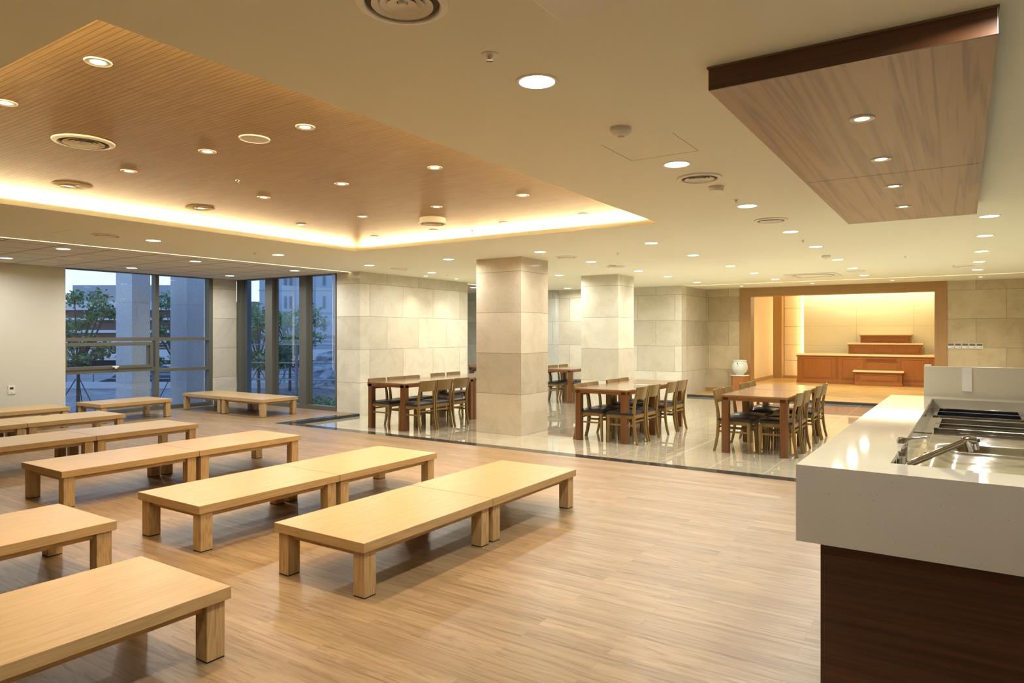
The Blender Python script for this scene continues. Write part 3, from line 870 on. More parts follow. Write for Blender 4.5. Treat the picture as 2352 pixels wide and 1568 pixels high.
def cassette(label, loc, size, drop):
    t = thing('air_conditioner', label, 'air conditioner', loc, 0, 'ceiling cassette air conditioners')
    h = size/2
    b = MB(); n = 6; pts = []
    for (sx, sy, a0) in ((1,1,0),(-1,1,90),(-1,-1,180),(1,-1,270)):
        for q in range(n+1):
            a = math.radians(a0 + 90*q/n); r = 0.04
            pts.append((sx*(h-r)+r*math.cos(a), sy*(h-r)+r*math.sin(a)))
    b.prism(pts, -drop, 0.0)
    b.build('panel', M['white'], t, bevel=0.008)
    MB().box(-h*0.56, h*0.56, -h*0.56, h*0.56, -drop-0.006, -drop+0.001).build('grille', M['vent_paint'], t, bevel=0.004)
    for k in range(4):
        pts = []
        for q in range(11):
            u = -1+2*q/10
            pts.append((u*h*0.62, h*0.80 - 0.13*h*u*u))
        for q in range(11):
            u = 1-2*q/10
            pts.append((u*h*0.60, h*0.66 - 0.05*h*u*u))
        b = MB(); b.prism(pts, -drop-0.003, -drop+0.001)
        bmesh.ops.rotate(b.bm, verts=b.bm.verts, cent=(0,0,0), matrix=Matrix.Rotation(k*PI/2, 3, 'Z'))
        b.build('air_slot', M['dark'], t)
        pts2 = [(x*0.94, y-0.008*h*0 + 0.004) for x, y in pts]
        b = MB(); b.prism([(x*0.95, (y-h*0.70)*0.72+h*0.70) for x, y in pts], -drop-0.008, -drop-0.002)
        bmesh.ops.rotate(b.bm, verts=b.bm.verts, cent=(0,0,0), matrix=Matrix.Rotation(k*PI/2, 3, 'Z'))
        b.build('louvre', M['white'], t)
    return t
cassette('white four way ceiling cassette cut off by the top edge of the photo', (-0.79, 1.78, H), 0.96, 0.03)
cassette('flush four way ceiling cassette unit in front of the stage', (-2.58, 15.15, H), 0.98, 0.012)

# ------------------------------------------------------------------ hanging wood soffit
t = thing('wood_soffit', 'hanging wood veneered ceiling box over the sink counter', 'ceiling panel', (0, 0, 0))
sx0, sx1, sy0, sy1 = -0.962, 0.106, 3.07, 7.60
MB().box(sx0+0.012, sx1-0.012, sy0+0.012, sy1-0.012, 2.65, 2.66).build('underside', M['soffit'], t)
MB().box(sx0, sx1, sy0, sy0+0.012, 2.65, H).build('fascia', M['fascia'], t)
MB().box(sx0, sx1, sy1-0.012, sy1, 2.65, H).build('fascia', M['fascia'], t)
MB().box(sx0, sx0+0.012, sy0+0.012, sy1-0.012, 2.65, H).build('fascia', M['soffit'], t)
MB().box(sx1-0.012, sx1, sy0+0.012, sy1-0.012, 2.65, H).build('fascia', M['soffit'], t)
MB().box(sx0-0.006, sx1+0.006, sy0-0.006, sy1+0.006, H-0.008, H-0.0005).build('shadow_trim', M['line'], t)
MB().box(sx1-0.001, sx1+0.002, sy0-0.002, sy0+0.006, 2.65, H-0.01).build('edge_trim', M['fitting'], t)
MB().box(sx0+0.012, sx1-0.012, 5.343, 5.347, 2.6490, 2.651).build('panel_joint', M['line'], t)

# ------------------------------------------------------------------ stage recess
RB = 25.15
struct(MB().box(-5.72, -5.55, CY+0.3, RB, 0, 3.1).build('wall_recess', M['maple_z']))
struct(MB().box(-5.56, -5.535, CY+0.3, RB-0.02, 0, 0.11).build('baseboard_recess', M['surround_x']))
struct(MB().box(-5.72, 0.3, RB, RB+0.3, 0, 3.1).build('wall_recess', M['maple']))
struct(MB().box(-0.30, -0.10, CY+0.3, RB, 0, 3.1).build('wall_recess', M['maple_z']))
struct(MB().box(-5.72, 0.3, CY+0.3, RB+0.3, 3.05, 3.15).build('ceiling', M['paint']))
struct(MB().box(-5.56, -5.27, RB-0.14, RB-0.0, 0.0, 3.05).build('wall_pilaster', M['surround']))
struct(MB().box(-5.25, -4.62, RB-0.03, RB, 0.0, 0.10).build('baseboard_back', M['surround_x']))
# maple leaf panel with joints, then the glossy cream cladding standing forward of it
struct(MB().box(-5.215, -5.205, RB-0.006, RB, 0.10, 3.05).box(-5.21, -4.55, RB-0.004, RB, 0.62, 0.628).box(-5.21, -4.55, RB-0.004, RB, 1.155, 1.163)
       .box(-5.21, -4.55, RB-0.004, RB, 1.80, 1.808).box(-5.21, -4.55, RB-0.004, RB, 2.43, 2.438).build('trim_6', M['altar_dark']))
cw = MB()
xs = [-4.55, -2.925, -1.295, -0.31]; zs = [0.0, 0.52, 1.160, 1.802, 2.436, 3.05]
for a, b in zip(xs, xs[1:]):
    for c, d in zip(zs, zs[1:]):
        cw.box(a+0.002, b-0.002, RB-0.155, RB-0.14, c+0.002, d-0.002)
struct(cw.build('wall_recess', M['creampanel']))
struct(MB().box(-4.47, -0.31, RB-0.138, RB, 0, 3.05).box(-4.549, -0.31, RB-0.1415, RB-0.1385, 0, 3.05).build('wall_recess', mat_plain('joint_filler', (0.42,0.34,0.19), 0.7)))
# opening surround
struct(MB().box(-4.96, -4.668, CY-0.02, CY+0.34, 0, 2.53).build('trim_7', M['surround'], bevel=0.004))
struct(MB().box(-0.548, -0.305, CY-0.02, CY+0.34, 0, 2.53).build('trim_8', M['surround'], bevel=0.004))
struct(MB().box(-4.96, -0.305, CY-0.02, CY+0.34, 2.53, H).build('trim_9', M['surround_x'], bevel=0.004))
struct(MB().box(-5.88, -4.96, CY-0.015, CY, 0.0, 0.09).box(-0.305, 3.2, CY-0.015, CY, 0.0, 0.09).build('baseboard_stage', M['surround_x']))
# recess lighting
tag(MB().box(-4.515, -4.495, RB-0.12, RB-0.04, 0.1, 3.0).build('stage_light', M['stage_led']), 'upright warm light strip at the left edge of the glossy stage wall', 'light')
tag(MB().box(-4.6, -0.4, RB-0.62, RB-0.56, 3.0, 3.03).build('stage_light', mat_emit('stage_cove_led', (1.0, 0.88, 0.60), 34.0)), 'hidden warm light strip washing down the glossy stage wall', 'light')
q0 = thing('spotlight', 'unseen lamp added inside the stage ceiling, left side', 'spotlight', (-4.2, 21.2, 3.045), 0, 'added stage recess lamps')  # unseen lamps added to lift the ambient light in the recess
MB().lathe([(0.034, 0.004), (0.050, -0.004), (0.053, 0.0)], 24, cap=False).build('trim_ring', M['fitting'], q0, smooth=True)
MB().lathe([(0.0, -0.002), (0.036, -0.002), (0.036, 0.0)], 24, cap=False).build('bulb', M['lens_warm'], q0)
area('stage_recess_fill_lamp', q0, 0.03, 52.0, (1.0, 0.88, 0.66), -0.004, 150)
dup(q0, 'unseen lamp added inside the stage ceiling, centre', (-2.6, 21.2, 3.045), 0, 'added stage recess lamps')
dup(q0, 'unseen lamp added inside the stage ceiling, right side', (-1.0, 21.2, 3.045), 0, 'added stage recess lamps')

# altar: three tiers and a low step bench
def tier(name, label, x0, x1, y0, y1, z0, z1, top, over, panels, plinth, flutes, grille=None):
    t = thing(name, label, 'altar', ((x0+x1)/2, y0, z0), 0, 'tiers of the wooden altar')
    ox, oy, oz = (x0+x1)/2, y0, z0
    def L(b): 
        bmesh.ops.translate(b.bm, verts=b.bm.verts, vec=(-ox, -oy, -oz)); return b
    L(MB().box(x0, x1, y0, y1, z0, z1)).build('body', M['altar'], t)
    b = MB().box(x0-over, x1+over, y0-over, y1, z1, z1+top)
    L(b).build('top_slab', M['altar_top'], t, bevel=0.004)
    b = MB().prism([(y0-over*0.75, z1-0.001), (y0+0.001, z1-0.001), (y0+0.001, z1-0.04), (y0-over*0.25, z1-0.03)], x0-over*0.6, x1+over*0.6, 'x')
    L(b).build('cornice', M['altar'], t)
    if plinth > 0:
        L(MB().box(x0-0.02, x1+0.02, y0-0.02, y1, z0, z0+plinth)).build('plinth', M['altar'], t, bevel=0.006)
    for (a, c) in panels:
        zb, zc = z0+plinth+0.05*(1 if plinth else 0)+0.025, z1-0.07
        f = MB(); w = 0.022
        f.box(a, c, y0-0.012, y0, zb, zb+w).box(a, c, y0-0.012, y0, zc-w, zc).box(a, a+w, y0-0.012, y0, zb+w, zc-w).box(c-w, c, y0-0.012, y0, zb+w, zc-w)
        L(f).build('panel_moulding', M['altar'], t, bevel=0.004)
        L(MB().box(a+w+0.006, c-w-0.006, y0-0.005, y0, zb+w+0.006, zc-w-0.006)).build('panel', M['altar'], t)
        L(MB().box(a+w, c-w, y0-0.0015, y0, zb+w, zc-w)).build('panel_shadow_line', M['altar_dark'], t)
    for fx in flutes:
        f = MB()
        for q in range(3):
            f.box(fx+q*0.028-0.034, fx+q*0.028-0.024, y0-0.002, y0+0.001, z0+plinth+0.06, z1-0.06)
        L(f).build('flutes', M['altar_dark'], t)
    if grille:
        a, c, zb, zc = grille
        g = MB().box(a, c, y0-0.022, y0-0.012, zb, zc)
        L(g).build('grille_frame', M['altar'], t)
        f = MB()
        for q in range(4): f.box(a+0.02, c-0.02, y0-0.024, y0-0.021, zb+0.015+q*(zc-zb-0.02)/4, zb+0.03+q*(zc-zb-0.02)/4)
        L(f).build('grille_slots', M['altar_dark'], t)
    return t
tier('altar', 'long wooden altar base with panelled front and pale top slab', -4.418, -0.36, 23.2, 24.72, 0, 0.865, 0.045, 0.04,
     [(-4.27, -3.40), (-3.13, -2.50), (-2.46, -1.63), (-1.57, -0.90)], 0.085, [-3.26, -0.78, -2.55], (-2.47, -1.63, 0.70, 0.80))
tier('altar', 'middle tier of the wooden altar with three framed panels', -3.04, -1.03, 24.0, 24.78, 0.91, 1.21, 0.045, 0.035,
     [(-2.93, -2.40), (-2.33, -1.77), (-1.71, -1.16)], 0.0, [-2.98, -1.08])
tier('altar', 'topmost and shortest tier of the wooden altar with two framed panels', -2.745, -1.36, 24.45, 25.0, 1.255, 1.497, 0.035, 0.03,
     [(-2.65, -2.10), (-2.04, -1.48)], 0.0, [-2.69, -1.41])
t = tier('altar_bench', 'low wooden kneeling bench with pale top before the altar', -2.72, -1.49, 22.86, 23.17, 0, 0.40, 0.048, 0.05,
     [(-2.58, -1.64)], 0.07, [-2.64, -1.56])
t['category'] = 'bench'; t['group'] = 'altar furniture'

# ceramic pot on its pedestal, by the stage opening
px, py = -4.86, 18.13
t = thing('pedestal', 'wooden pedestal with pale rim beside the stage opening', 'pedestal', (px, py, 0))
MB().prism([(-0.205, 0.14), (-0.215, -0.02), (-0.13, -0.19), (0.13, -0.19), (0.215, -0.02), (0.205, 0.14), (0.13, 0.2), (-0.13, 0.2)], 0, 0.455).build('body', M['pedestal'], t, bevel=0.004)
n = 24
MB().prism([(0.235*math.cos(2*PI*i/n), 0.225*math.sin(2*PI*i/n)) for i in range(n)], 0.455, 0.475).build('rim', M['white'], t, bevel=0.004)
t = thing('ceramic_pot', 'round white ceramic pot with blue emblem standing on the wooden pedestal', 'pot', (px, py, 0.475))
prof = [(0.0, 0.0), (0.098, 0.0), (0.102, 0.02), (0.120, 0.035), (0.165, 0.075), (0.198, 0.135), (0.208, 0.19), (0.200, 0.25), (0.185, 0.305), (0.170, 0.345), (0.166, 0.362), (0.178, 0.368), (0.182, 0.380), (0.176, 0.388), (0.160, 0.388), (0.158, 0.36), (0.185, 0.25), (0.19, 0.15), (0.10, 0.04), (0.0, 0.035)]
MB().lathe(prof, 48, cap=False).build('pot_body', M['ceramic'], t, smooth=True)
# emblem: navy swirl and a line of small characters, wrapped on the belly
def on_pot(u, z):
    """u metres along the belly to the right as seen from the room, z height"""
    r = 0.001
    for (ra, za), (rb, zb) in zip(prof[1:11], prof[2:12]):
        if za <= z <= zb: r = ra + (rb-ra)*(z-za)/(zb-za); break
    a0 = math.atan2(-1.0, 0.27)
    a = a0 + u/0.2
    return (r*math.cos(a)*1.006, r*math.sin(a)*1.006, z)
def decal(polys, name, m, parent):
    b = MB()
    for poly in polys:
        cx = sum(p[0] for p in poly)/len(poly); cz = sum(p[1] for p in poly)/len(poly)
        vs2 = [b.bm.verts.new(on_pot(*p)) for p in poly]
        c = b.bm.verts.new(on_pot(cx, cz))
        for i in range(len(poly)): b.bm.faces.new((c, vs2[i], vs2[(i+1)%len(poly)]))
    return b.build(name, m, parent)
sw = [(0.0,0.335),(-0.018,0.325),(-0.026,0.305),(-0.022,0.288),(-0.008,0.28),(0.0,0.29),(0.004,0.31),(0.006,0.328)]
sw2 = [(0.002,0.285),(0.016,0.272),(0.018,0.256),(0.008,0.243),(0.004,0.256)]
sw3 = [(0.0,0.243),(-0.010,0.232),(-0.014,0.222),(-0.006,0.224),(0.004,0.236)]
off = -0.055
decal([[(u+off, z) for u, z in p] for p in (sw, sw2, sw3)], 'emblem', M['ink'], t)
chs = []
random.seed(3)
for q in range(9):
    u0 = off+0.028+q*0.0175
    for s_ in ((0,0,0.011,0.003),(0,0.010,0.011,0.003),(0.004,0,0.003,0.013),(0,0.005,0.010,0.002))[: 3+(q%2)]:
        chs.append([(u0+s_[0], 0.296+s_[1]), (u0+s_[0]+s_[2], 0.296+s_[1]), (u0+s_[0]+s_[2], 0.296+s_[1]+s_[3]), (u0+s_[0], 0.296+s_[1]+s_[3])])
decal(chs, 'lettering', M['ink_black'], t)

# thermostats on the stage wall
t0 = None
for i in range(5):
    x = -0.293 + i*0.1345
    lb = 'white wall thermostat with grey display, %s of five from the left' % ORD[i]
    if t0 is None:
        t0 = thing('thermostat', lb, 'thermostat', (x, CY, 1.21), 0, 'row of wall thermostats')
        MB().box(0.0, 0.126, -0.018, 0, 0.0, 0.126).build('housing', M['white'], t0, bevel=0.004)
        MB().box(0.008, 0.118, -0.020, -0.017, 0.068, 0.118).build('display', M['grey'], t0)
        MB().box(0.07, 0.11, -0.0192, -0.017, 0.026, 0.032).box(0.085, 0.11, -0.0192, -0.017, 0.040, 0.044).box(0.018, 0.030, -0.0192, -0.017, 0.008, 0.014).build('button', M['line'], t0)
    else: dup(t0, lb, (x, CY, 1.21), 0, 'row of wall thermostats')
# socket on the left wall
t = thing('wall_socket', 'white wall socket with dark display on the plain wall left of the window', 'socket', (XW, 5.055, 0.51))
MB().box(0, 0.012, -0.052, 0.052, 0, 0.150).build('plate', M['white'], t, bevel=0.003)
MB().box(0.011, 0.015, -0.026, 0.026, 0.082, 0.118).build('display', M['black'], t)
MB().lathe([(0.0, 0.0), (0.020, 0.0), (0.022, 0.004), (0.022, 0.006)], 20, mat=Matrix.Translation((0.014, 0, 0.048)) @ Matrix.Rotation(PI/2, 4, 'Y') @ Matrix.Scale(0.8, 4), cap=True).build('socket_face', M['fitting_grey'], t)

# ------------------------------------------------------------------ low tables
LT = 0.335
def make_low_table(label, loc, group, w=0.81, l=1.30, rz=0.0):
    t = thing('low_table', label, 'low table', loc, rz, group)
    MB().box(-w/2, w/2, 0.002, l-0.002, LT-0.058, LT, bevel=0.0015).build('tabletop', M['oak'], t)
    a = 0.055
    zz0, zz1 = LT-0.100, LT-0.058
    for x0 in (-w/2+a, w/2-a-0.022):
        MB().box(x0, x0+0.022, 0.119, l-0.119, zz0, zz1).build('side_rail', M['oak'], t)
    for y0 in (a, l-a-0.022):
        MB().box(-w/2+0.113, w/2-0.113, y0, y0+0.022, zz0, zz1).build('end_rail', M['oak_x'], t)
    s = 0.094
    for sx in (-1, 1):
        for y in (0.024, l-0.024-s):
            x0 = -w/2+0.018 if sx < 0 else w/2-0.018-s
            lg = MB().box(x0, x0+s, y, y+s, 0.006, LT-0.058, bevel=0.003).build('leg', M['oak_leg'], t)
            MB().box(x0+0.002, x0+s-0.002, y+0.002, y+s-0.002, 0.0, 0.006).build('foot_pad', M['black'], lg)
    return t
LG = 'low wooden floor tables'
lt0 = make_low_table('low oak table, nearer half of the pair beside the open floor, centre foreground', (-3.298, 2.822, 0), LG)
pairs = [
    ((-3.298, 4.125), 'low oak table, far half of the pair beside the open floor'),
    ((-4.885, 2.790), 'low oak table, nearer half of the second pair from the open floor'),
    ((-4.885, 4.093), 'low oak table, far half of the second pair from the open floor'),
    ((-7.02, 2.825), 'low oak table, nearer half of the third pair from the open floor'),
    ((-7.02, 4.128), 'low oak table, far half of the third pair from the open floor'),
    ((-9.01, 2.75), 'low oak table, nearer half of the fourth pair, cut by the left edge'),
    ((-9.01, 4.053), 'low oak table, far half of the fourth pair from the open floor'),
    ((-10.98, 2.80), 'low oak table, nearer half of the fifth pair, cut by the left edge'),
    ((-10.98, 4.103), 'low oak table, far half of the fifth pair from the open floor'),
    ((-12.76, 4.115), 'low oak table against the plain wall under the socket'),
    ((-3.345, 0.700), 'low oak table in the bottom left corner, closest to the camera'),
    ((-4.995, 0.990), 'low oak table at the left edge, behind the closest one'),
]
for (x, y), lb in pairs: dup(lt0, lb, (x, y, 0), 0, LG)
g = dup(lt0, 'single low oak table standing in front of the big divided window', (-12.72, 5.85, 0), math.radians(1.5), LG)
# the pair end to end in the window corner, turned sideways (long side along x)
dup(lt0, 'low oak table in the window corner, half nearer the big divided window', (-13.345, 8.340, 0), -PI/2, LG)
dup(lt0, 'low oak table in the window corner, half nearer the dining area', (-12.040, 8.340, 0), -PI/2, LG)

# ------------------------------------------------------------------ dining tables
DT = 0.73
def make_dining(label, loc, group, w=0.85, l=1.185):
    t = thing('dining_table', label, 'dining table', loc, 0, group)
    h = DT - T
    MB().box(-w/2, w/2, 0.002, l-0.002, h-0.028, h, bevel=0.002).build('tabletop', M['dining'], t)
    f = MB()
    f.box(-w/2, w/2, 0.002, 0.028, h-0.070, h-0.028).box(-w/2, w/2, l-0.028, l-0.002, h-0.070, h-0.028)
    f.box(-w/2, -w/2+0.026, 0.028, l-0.028, h-0.070, h-0.028).box(w/2-0.026, w/2, 0.028, l-0.028, h-0.070, h-0.028)
    f.build('apron', M['dining_edge'], t)
    s = 0.098
    for sx in (-1, 1):
        for y in (0.002, l-0.002-s):
            x0 = -w/2 if sx < 0 else w/2-s
            ch = 0.022
            # corner post with its outer corner chamfered
            cx = x0 if sx < 0 else x0+s
            cy = y if y < 0.1 else y+s
            ix = x0+s if sx < 0 else x0; iy = y+s if y < 0.1 else y
            dx = ch if sx < 0 else -ch; dy = ch if y < 0.1 else -ch
            MB().prism([(cx+dx, cy), (ix, cy), (ix, iy), (cx, iy), (cx, cy+dy)], 0.0, h-0.028).build('leg', M['dining_leg'], t, bevel=0.0015)
    return t
DG = 'reddish brown dining tables'
dt0 = make_dining('reddish brown dining table, nearest half of the right dining set', (-2.295, 9.22, T), DG)
dup(dt0, 'reddish brown dining table, far half of the right dining set', (-2.300, 10.43, T), 0, DG)
dup(dt0, 'reddish brown dining table, nearest half of the middle dining set', (-4.470, 9.12, T), 0, DG)
dup(dt0, 'reddish brown dining table, far half of the middle dining set', (-4.470, 10.325, T), 0, DG)
make_dining('long reddish brown dining table of the left set, beside the stone wall', (-8.045, 8.345, T), DG, l=1.90)
dup(dt0, 'reddish brown dining table, far end of the left set, behind the near column', (-8.045, 10.25, T), 0, DG)
dup(dt0, 'reddish brown dining table seen between the two columns', (-7.915, 13.80, T), 0, DG)
dup(dt0, 'reddish brown dining table glimpsed in the gap beyond the stone wall corner', (-9.82, 13.55, T), 0, DG)

# ------------------------------------------------------------------ chairs (seat faces +x; origin at the floor under the seat centre)
def make_chair(label, loc, rz, group):
    t = thing('dining_chair', label, 'chair', loc, rz, group)
    hw = 0.205
    # rear posts: swept back at foot and head (x negative is the back)
    path = [(-0.262, 0.0, 0.030), (-0.236, 0.10, 0.034), (-0.216, 0.22, 0.038), (-0.205, 0.36, 0.042), (-0.204, 0.46, 0.044), (-0.216, 0.58, 0.038), (-0.240, 0.70, 0.032), (-0.268, 0.825, 0.024)]
    for sy in (-1, 1):
        MB().ribbon(path, sy*(hw-0.014), 0.0145).build('rear_leg', M['chair'], t, bevel=0.003)
    for sy in (-1, 1):
        MB().ribbon([(0.205, 0.0, 0.026), (0.198, 0.20, 0.034), (0.195, 0.415, 0.042)], sy*(hw-0.018), 0.018).build('front_leg', M['chair'], t, bevel=0.003)
    # curved back panel, bowed backwards between the posts
    b = MB(); rings = []
    N = 10
    def bx(z):
        for (xa, za, _), (xb, zb, _) in zip(path, path[1:]):
            if za <= z <= zb: return xa + (xb-xa)*(z-za)/(zb-za)
        return path[-1][0]
    for i in range(N+1):
        y = -hw + 2*hw*i/N; bow = -0.030*(1-(y/hw)**2)
        ring = []
        lo = 0.655; hi = 0.832
        for z, dx in ((lo, -0.008), (lo, 0.008), (hi, 0.008), (hi, -0.008)):
            ring.append(b.bm.verts.new((bx(z)+0.008+dx+bow, y, z)))
        rings.append(ring)
    for a, c in zip(rings, rings[1:]):
        for q in range(4): b.bm.faces.new((a[q], a[(q+1)%4], c[(q+1)%4], c[q]))
    b.bm.faces.new(rings[0]); b.bm.faces.new(rings[-1][::-1])
    b.build('backrest', M['chair'], t, smooth=True)
    # seat rails
    f = MB()
    f.box(-0.20, 0.19, -hw+0.008, -hw+0.030, 0.372, 0.422).box(-0.20, 0.19, hw-0.030, hw-0.008, 0.372, 0.422)
    f.box(0.185, 0.207, -hw+0.03, hw-0.03, 0.372, 0.422).box(-0.212, -0.19, -hw+0.03, hw-0.03, 0.372, 0.422)
    f.build('seat_frame', M['chair'], t, bevel=0.002)
    # padded seat
    b = MB(); nx, ny = 9, 9; grid = []
    for i in range(nx+1):
        row = []
        for j in range(ny+1):
            u = -1+2*i/nx; v = -1+2*j/ny
            x = 0.012 + u*0.215; y = v*(hw+0.004)
            e = (1-abs(u)**6)*(1-abs(v)**6)
            row.append(b.bm.verts.new((x, y, 0.452 + 0.020*e)))
        grid.append(row)
    for i in range(nx):
        for j in range(ny):
            b.bm.faces.new((grid[i][j], grid[i+1][j], grid[i+1][j+1], grid[i][j+1]))
    rim = [grid[i][0] for i in range(nx+1)] + [grid[nx][j] for j in range(1, ny+1)] + [grid[i][ny] for i in range(nx-1, -1, -1)] + [grid[0][j] for j in range(ny-1, 0, -1)]
    low = [b.bm.verts.new((v.co.x, v.co.y, 0.423)) for v in rim]
    for i in range(len(rim)):
        b.bm.faces.new((rim[i], rim[(i+1)%len(rim)], low[(i+1)%len(rim)], low[i]))
    b.bm.faces.new(low)
    b.build('seat_cushion', M['vinyl'], t, smooth=True)
    # stretchers
    for sy in (-1, 1):
        MB().box(-0.205, 0.19, sy*(hw-0.018)-0.008, sy*(hw-0.018)+0.008, 0.262, 0.286).build('stretcher', M['chair'], t, bevel=0.002)
    MB().box(0.188, 0.203, -hw+0.03, hw-0.03, 0.318, 0.340).build('stretcher', M['chair'], t, bevel=0.002)
    MB().box(-0.212, -0.197, -hw+0.02, hw-0.02, 0.318, 0.340).build('stretcher', M['chair'], t, bevel=0.002)
    return t
CH = 'walnut dining chairs with dark seats'
chairs = []
def side(setname, table_x, half, y_list, sgn, out):
    """sgn +1: chairs on the +x side of the table, facing -x; out = how far the back top stands beyond the table edge"""
    for i, (yc, lb) in enumerate(y_list):
        xback = table_x + sgn*(half + out)
        x = xback - sgn*0.268          # back top is 0.268 behind the origin
        chairs.append((lb, (x, yc, T), PI if sgn > 0 else 0.0))
side('R', -2.30, 0.425, [(9.54, 'walnut chair at the right dining set, nearest on the counter side'),
                          (10.03, 'walnut chair at the right dining set, second on the counter side'),
                          (10.93, 'walnut chair at the right dining set, third on the counter side'),
                          (11.40, 'walnut chair at the right dining set, farthest on the counter side')], 1, 0.105)
side('R', -2.30, 0.425, [(9.50, 'walnut chair at the right dining set, nearest on the window side'),
                          (9.95, 'walnut chair at the right dining set, second on the window side'),
                          (10.80, 'walnut chair at the right dining set, third on the window side'),
                          (11.28, 'walnut chair at the right dining set, farthest on the window side')], -1, 0.12)
side('M', -4.47, 0.425, [(9.33, 'walnut chair at the middle dining set, nearest on the counter side'),
                          (9.79, 'walnut chair at the middle dining set, second on the counter side'),
                          (10.56, 'walnut chair at the middle dining set, third on the counter side'),
                          (11.03, 'walnut chair at the middle dining set, farthest on the counter side')], 1, 0.165)
side('M', -4.47, 0.425, [(9.37, 'walnut chair at the middle dining set, nearest on the window side'),
                          (9.78, 'walnut chair at the middle dining set, second on the window side'),
                          (10.52, 'walnut chair at the middle dining set, third on the window side'),
                          (10.98, 'walnut chair at the middle dining set, farthest on the window side')], -1, 0.045)
side('L', -8.045, 0.425, [(8.57, 'walnut chair at the left dining set, nearest on the column side'),
                          (9.00, 'walnut chair at the left dining set, second on the column side'),
                          (9.46, 'walnut chair at the left dining set, third on the column side')], 1, 0.33)
side('L', -8.045, 0.425, [(8.57, 'walnut chair at the left dining set, nearest against the stone wall'),
                          (9.04, 'walnut chair at the left dining set, second along the stone wall'),
                          (9.47, 'walnut chair at the left dining set, third along the stone wall'),
                          ], -1, 0.0)
side('L', -8.045, 0.425, [(10.33, 'walnut chair at the left dining set, fourth along the stone wall'),
                          (10.82, 'walnut chair at the left dining set, last along the stone wall')], -1, 0.10)
side('F', -7.915, 0.425, [(14.04, 'walnut chair between the columns, nearest on the left of its table'),
                          (14.47, 'walnut chair between the columns, second on the left of its table'),
                          (14.98, 'walnut chair between the columns, third on the left of its table')], -1, 0.02)
side('F', -7.915, 0.425, [(14.06, 'walnut chair between the columns, right of its table behind the table leg')], 1, 0.33)
side('G', -9.82, 0.425, [(13.80, 'walnut chair glimpsed beyond the stone wall corner')], -1, 0.03)
ch0 = None
for lb, loc, rz in chairs:
    if ch0 is None: ch0 = make_chair(lb, loc, rz, CH)
    else: dup(ch0, lb, loc, rz, CH)

# ------------------------------------------------------------------ sink counter
ct = thing('sink_counter', 'speckled cream sink counter on a dark wood base at right', 'counter', (-0.587, 3.057, 0), math.radians(-0.66))
CT0, CTb = 1.0, 0.680
CWX, CLY = 1.75, 3.985          # width and length of the top
RX0, RX1, RY0, RY1 = 0.327, 1.45, 0.255, 3.725
DZ = 0.922                       # steel deck level
b = MB()
b.box(0, RX0, 0, CLY, CTb, CT0)
b.box(RX1, CWX, 0, CLY, CTb, CT0)
b.box(RX0, RX1, 0, RY0, CTb, CT0)
b.box(RX0, RX1, RY1, CLY, CTb, CT0)
b.build('countertop', M['counter'], ct)
MB().box(0.085, CWX-0.06, 0.06, CLY-0.06, 0.0, CTb).build('cabinet', M['cabinet'], ct, bevel=0.002)
# stainless deck with the basin pressed into it
b = MB(); NX, NY = 46, 80
def deck_z(x, y):
    z = DZ
    bx0, bx1, by0, by1 = RX0+0.11, RX1+0.5, RY0+0.10, RY0+1.35
    dx = min(x-bx0, bx1-x); dy = min(y-by0, by1-y)
    d = min(dx, dy)
    if dx > 0 and dy > 0 and dx < 0.1 and dy < 0.1:
        d = 0.1 - math.hypot(0.1-dx, 0.1-dy)
    if d > 0:
        s = min(1.0, d/0.10); s = s*s*(3-2*s)
        z -= 0.035*s
    return z
vg = []
for i in range(NX+1):
    vg.append([b.bm.verts.new((RX0+(RX1-RX0)*i/NX, RY0+1.75*j/NY, 0)) for j in range(NY+1)])
for i in range(NX+1):
    for j in range(NY+1):
        v = vg[i][j]; v.co.z = deck_z(v.co.x, v.co.y)
for i in range(NX):
    for j in range(NY): b.bm.faces.new((vg[i][j], vg[i+1][j], vg[i+1][j+1], vg[i][j+1]))
b.build('sink_basin', M['steel'], ct, smooth=True)
b = MB()
ya, yb, yc, yd = 2.135, 2.705, 3.045, 3.645
b.box(RX0, RX1, RY0+1.75, ya, DZ-0.012, DZ).box(RX0, 0.42, ya, yb, DZ-0.012, DZ).box(1.42, RX1, ya, yb, DZ-0.012, DZ)
b.box(RX0, RX1, yb, yc, DZ-0.012, DZ).box(RX0, 0.375, yc, yd, DZ-0.012, DZ).box(0.915, RX1, yc, yd, DZ-0.012, DZ).box(RX0, RX1, yd, RY1, DZ-0.012, DZ)
b.box(RX0, RX0+0.005, RY0, RY1, DZ, CT0-0.012)
b.build('steel_deck', M['steel'], ct)
# raised rim round the near tray (open slots) and the far dark tray
def tray(name, x0, x1, y0, y1, hgt, dark, bars):
    f = MB(); w = 0.013
    f.box(x0, x1, y0, y0+w, DZ, DZ+hgt).box(x0, x1, y1-w, y1, DZ, DZ+hgt).box(x0, x0+w*2, y0, y1, DZ, DZ+hgt).box(x1-w*2, x1, y0, y1, DZ, DZ+hgt)
    for q in bars: f.box(x0, x1, q-0.012, q+0.012, DZ+hgt*0.2, DZ+hgt)
    p = f.build(name, M['steel'], ct, bevel=0.002)
    a0, a1, c0, c1 = x0+0.015, x1-0.01, y0+0.015, y1-0.015; zb = DZ-(0.16 if dark is M['steel_dark'] else 0.05)
    b = MB().box(a0, a1, c0, c1, zb-0.004, zb).box(a0-0.004, a0, c0, c1, zb, DZ-0.001).box(a1, a1+0.004, c0, c1, zb, DZ-0.001)
    b.box(a0, a1, c0-0.004, c0, zb, DZ-0.001).box(a0, a1, c1, c1+0.004, zb, DZ-0.001)
    b.build('well', dark, p)
tray('serving_tray', 0.405, 1.43, 2.12, 2.72, 0.022, M['steel'], (2.40,))
